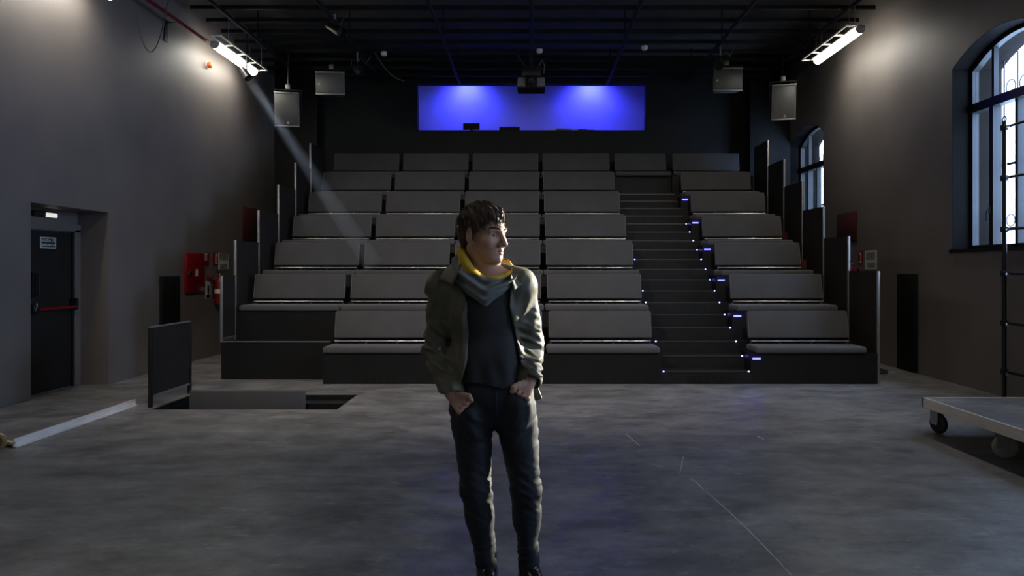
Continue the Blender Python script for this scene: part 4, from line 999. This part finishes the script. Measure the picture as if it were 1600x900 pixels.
# --- olive jacket, worn open
A = Field(axis((-.37, .33, .0055)), axis((-.21, .24, .0055)), axis((.78, 1.50, .0055)))
A.cap(SH[-1], SH[1], .074, .074, .05); A.ell(CH+[0, .005, 0], (.188, .138, .20), None, .05); A.ell(WA+[-.005, .005, 0], (.184, .140, .18), None, .05)
A.ell(PE+[-.008, .025, .02], (.196, .132, .13), None, .05)
for s in (-1, 1):
    A.cap(NB+[0, .01, -.01], SH[s]+[0, 0, .012], .064, .062, .04)
    A.cap(SH[s]+[-s*.008, 0, -.005], EL[s], .074, .066, .035); A.cap(EL[s], WR[s]+(EL[s]-WR[s])*.08, .066, .050, .03)
    d = WR[s]-EL[s]; d = d/np.linalg.norm(d); A.cap(WR[s]-d*.045, WR[s]-d*.006, .052, .053, .01)     # rolled cuff
sl, (x, y, z) = A.region((-9, -9, -9), (9, 9, 9), 0)
ax_ = np.abs(x+.035)
arm_w = np.clip((ax_-.12)/.05, 0, 1)
wr = .024*(creases(x+.3*z, y, z+.5*x, 12, 9, 26, 13)-.36)*np.exp(-((z-1.03)/.17)**2)*arm_w
wr = wr+.015*(creases(x, y, z*.5-x*.8, 10, 9, 18, 17)-.36)*arm_w*np.exp(-((z-1.27)/.15)**2)
wr = wr+.016*(creases(x, y, z, 20, 12, 6.5, 19)-.36)*np.clip((1.38-z)/.1, 0, 1)*(1-arm_w)
A.f += wr.astype(np.float32)
# hem, open front, space between sleeve and body
hem = (930-(612+22*np.clip((y+.02)/.1, 0, 1)))*PX
A.f = np.where((ax_ < .205) & (y > -.2), np.maximum(A.f, (hem-z).astype(np.float32)), A.f)
zz = (930-np.array([415, 440, 480, 520, 560, 600, 650]))*PX
le = (np.array([722, 728, 733, 735, 734, 722, 708])-770)*PX; re = (np.array([798, 798, 796, 804, 812, 822, 830])-770)*PX
lx = np.interp(z.ravel(), zz[::-1], le[::-1]).reshape(z.shape); rx = np.interp(z.ravel(), zz[::-1], re[::-1]).reshape(z.shape)
slot = np.maximum(np.maximum(lx-x, x-rx), y+.01)
armd = np.full(np.broadcast(x, y, z).shape, 9.0)
for s in (-1, 1):
    a_, b_ = EL[s], WR[s]; dd = b_-a_; t = np.clip(((x-a_[0])*dd[0]+(y-a_[1])*dd[1]+(z-a_[2])*dd[2])/(dd@dd), 0, 1)
    armd = np.minimum(armd, np.sqrt((x-a_[0]-t*dd[0])**2+(y-a_[1]-t*dd[1])**2+(z-a_[2]-t*dd[2])**2)-.062)
slot = np.maximum(slot, -armd)
h_ = np.clip(.5-.5*(A.f+slot)/.012, 0, 1); A.f = (A.f*(1-h_)-slot*h_+.012*h_*(1-h_)).astype(np.float32)
for s in (-1, 1):                                   # the cuffs are open: the wrist comes out of a hollow sleeve
    d = WR[s]-EL[s]; d = d/np.linalg.norm(d); A.cap(WR[s]-d*.02, WR[s]+d*.03, .036, .040, .006, 's')
jacket = A.mesh('jacket', M['jacket'], person, 'open olive canvas jacket')
# collar flaps, placket, epaulettes, pockets, buttons
def flap(pts, th, name, m=None, parent=None):
    c = Field(axis((-.30, .22, .005)), axis((-.22, .16, .005)), axis((1.05, 1.56, .005)))
    for a_, b_, r in pts: c.cap(a_, b_, r, r, .012, flat=th)
    return c.mesh(name, m or M['jacket'], parent or jacket)
def sheet(A_, B_, C_, D_, bulge, name):
    n = 8; vs = []; fs = []
    nr = np.cross(np.array(B_)-A_, np.array(D_)-A_); nr = nr/np.linalg.norm(nr); nr = -nr if nr[1] > 0 else nr
    for i in range(n+1):
        for j in range(n+1):
            u, v = i/n, j/n
            vs.append(tuple(A_*(1-u)*(1-v)+B_*u*(1-v)+C_*u*v+D_*(1-u)*v+nr*bulge*4*(u*(1-u)+v*(1-v))/2))
    for i in range(n):
        for j in range(n): q = i*(n+1)+j; fs.append((q, q+1, q+n+2, q+n+1))
    o = MB().add(vs, fs).build(name, M['jacket'], jacket, smooth=True)
    sm = o.modifiers.new('thickness', 'SOLIDIFY'); sm.thickness = .005; sm.offset = 0
sheet(L(716, 404, .03), L(686, 438, -.045), L(712, 447, -.135), L(726, 420, -.115), .010, 'collar')
sheet(L(803, 424, .02), L(820, 443, -.035), L(803, 456, -.118), L(797, 434, -.10), .008, 'collar')
for s, a_, b_ in ((-1, L(700, 436, -.03), L(676, 446, -.01)), (1, L(808, 434, -.03), L(826, 446, -.01))):
    flap([(a_+[0, .02, .010], b_+[0, .02, .014], .012)], 1.3, 'epaulette')
for px, py, yy in ((814, 500, -.125), (816, 535, -.128), (692, 542, -.12)):
    MB().lathe([(0, 0), (.007, 0), (.007, .003), (0, .004)], n=12, M=Matrix.Translation(tuple(L(px, py, yy))) @ Matrix.Rotation(math.pi/2, 4, 'X')).build('button', M['button'], jacket)
tabm = MB().box(-.016, .018, -.012, .012, -.03, .028, Matrix.Translation(tuple(L(838, 618, .02))) @ Matrix.Rotation(-.35, 4, 'Y')).build('hem_tab', M['jacket'], jacket, bevel=.006)

# --- scarf: yellow lining inside, grey cloth draped outside
def scarf_surface(which, nt, name, m, parent):
    nth = 110; vs = []; fs = []
    for i in range(nth):
        th = 2*math.pi*i/nth; cs, sn = math.cos(th), math.sin(th)          # th=0 picture right, 90deg away from camera, 270deg towards camera
        front = max(0, -sn); right = max(0, cs); left = max(0, -cs)
        ztop = (930-(430-44*left**1.3-24*max(0, sn)*(1-.3*left)-11*right*(1-front)+3*front))*PX
        dth = (th-1.5*math.pi-.05)/.22; zbot = (930-(440+30*front**1.6-6*left+9*math.exp(-dth*dth)))*PX
        tm = .40+.17*left*max(0, .55-sn)+.10*right*front+.03*math.sin(5*th)
        t0, t1 = (0, tm) if which else (tm-.03, 1.0)
        for j in range(nt+1):
            t = t0+(t1-t0)*j/nt                                             # 0 = deep inside at the neck, .35 = top edge, 1 = lower outer edge
            if t < .35:
                q = t/.35; r = .052+.058*q**.9; z_ = ztop-.085*(1-q)**1.3
            else:
                q = (t-.35)/.65; r = .110+.038*math.sin(min(1, q*1.15)*math.pi/2)+.020*front*math.sin(q*math.pi)-.016*max(0, q-.8)/.2; z_ = ztop+.006*math.sin(q*math.pi)+(zbot-ztop)*q
                fl_ = math.sin(q*math.pi*5.2+1.2*math.sin(th*2+.6)+.8*cs)*math.sin(math.pi*min(1, q*1.2))
                r += .016*fl_*(.35+.65*front); z_ += .004*fl_
            r += .0025*math.sin(7*th+9*t)+(.004 if which else 0)
            ex = 1.06 if cs < 0 else .98
            c_ = L(762-3*t, 0, .012)
            vs.append((c_[0]+r*ex*cs, c_[1]+r*(.98 if sn < 0 else 1.0)*sn-.012*front*t, z_))
    for i in range(nth):
        for j in range(nt):
            a = i*(nt+1)+j; b = ((i+1) % nth)*(nt+1)+j; fs.append((a, b, b+1, a+1))
    o = MB().add(vs, fs).build(name, m, parent, smooth=True)
    sd_ = o.modifiers.new('thickness', 'SOLIDIFY'); sd_.thickness = .006; sd_.offset = -1 
    for p in o.data.polygons: p.use_smooth = True
    return o
scarf = scarf_surface(False, 40, 'scarf', M['scarfgrey'], person); scarf['label'] = 'grey scarf with yellow lining'
scarf_surface(True, 20, 'scarf_lining', M['scarfyellow'], scarf)
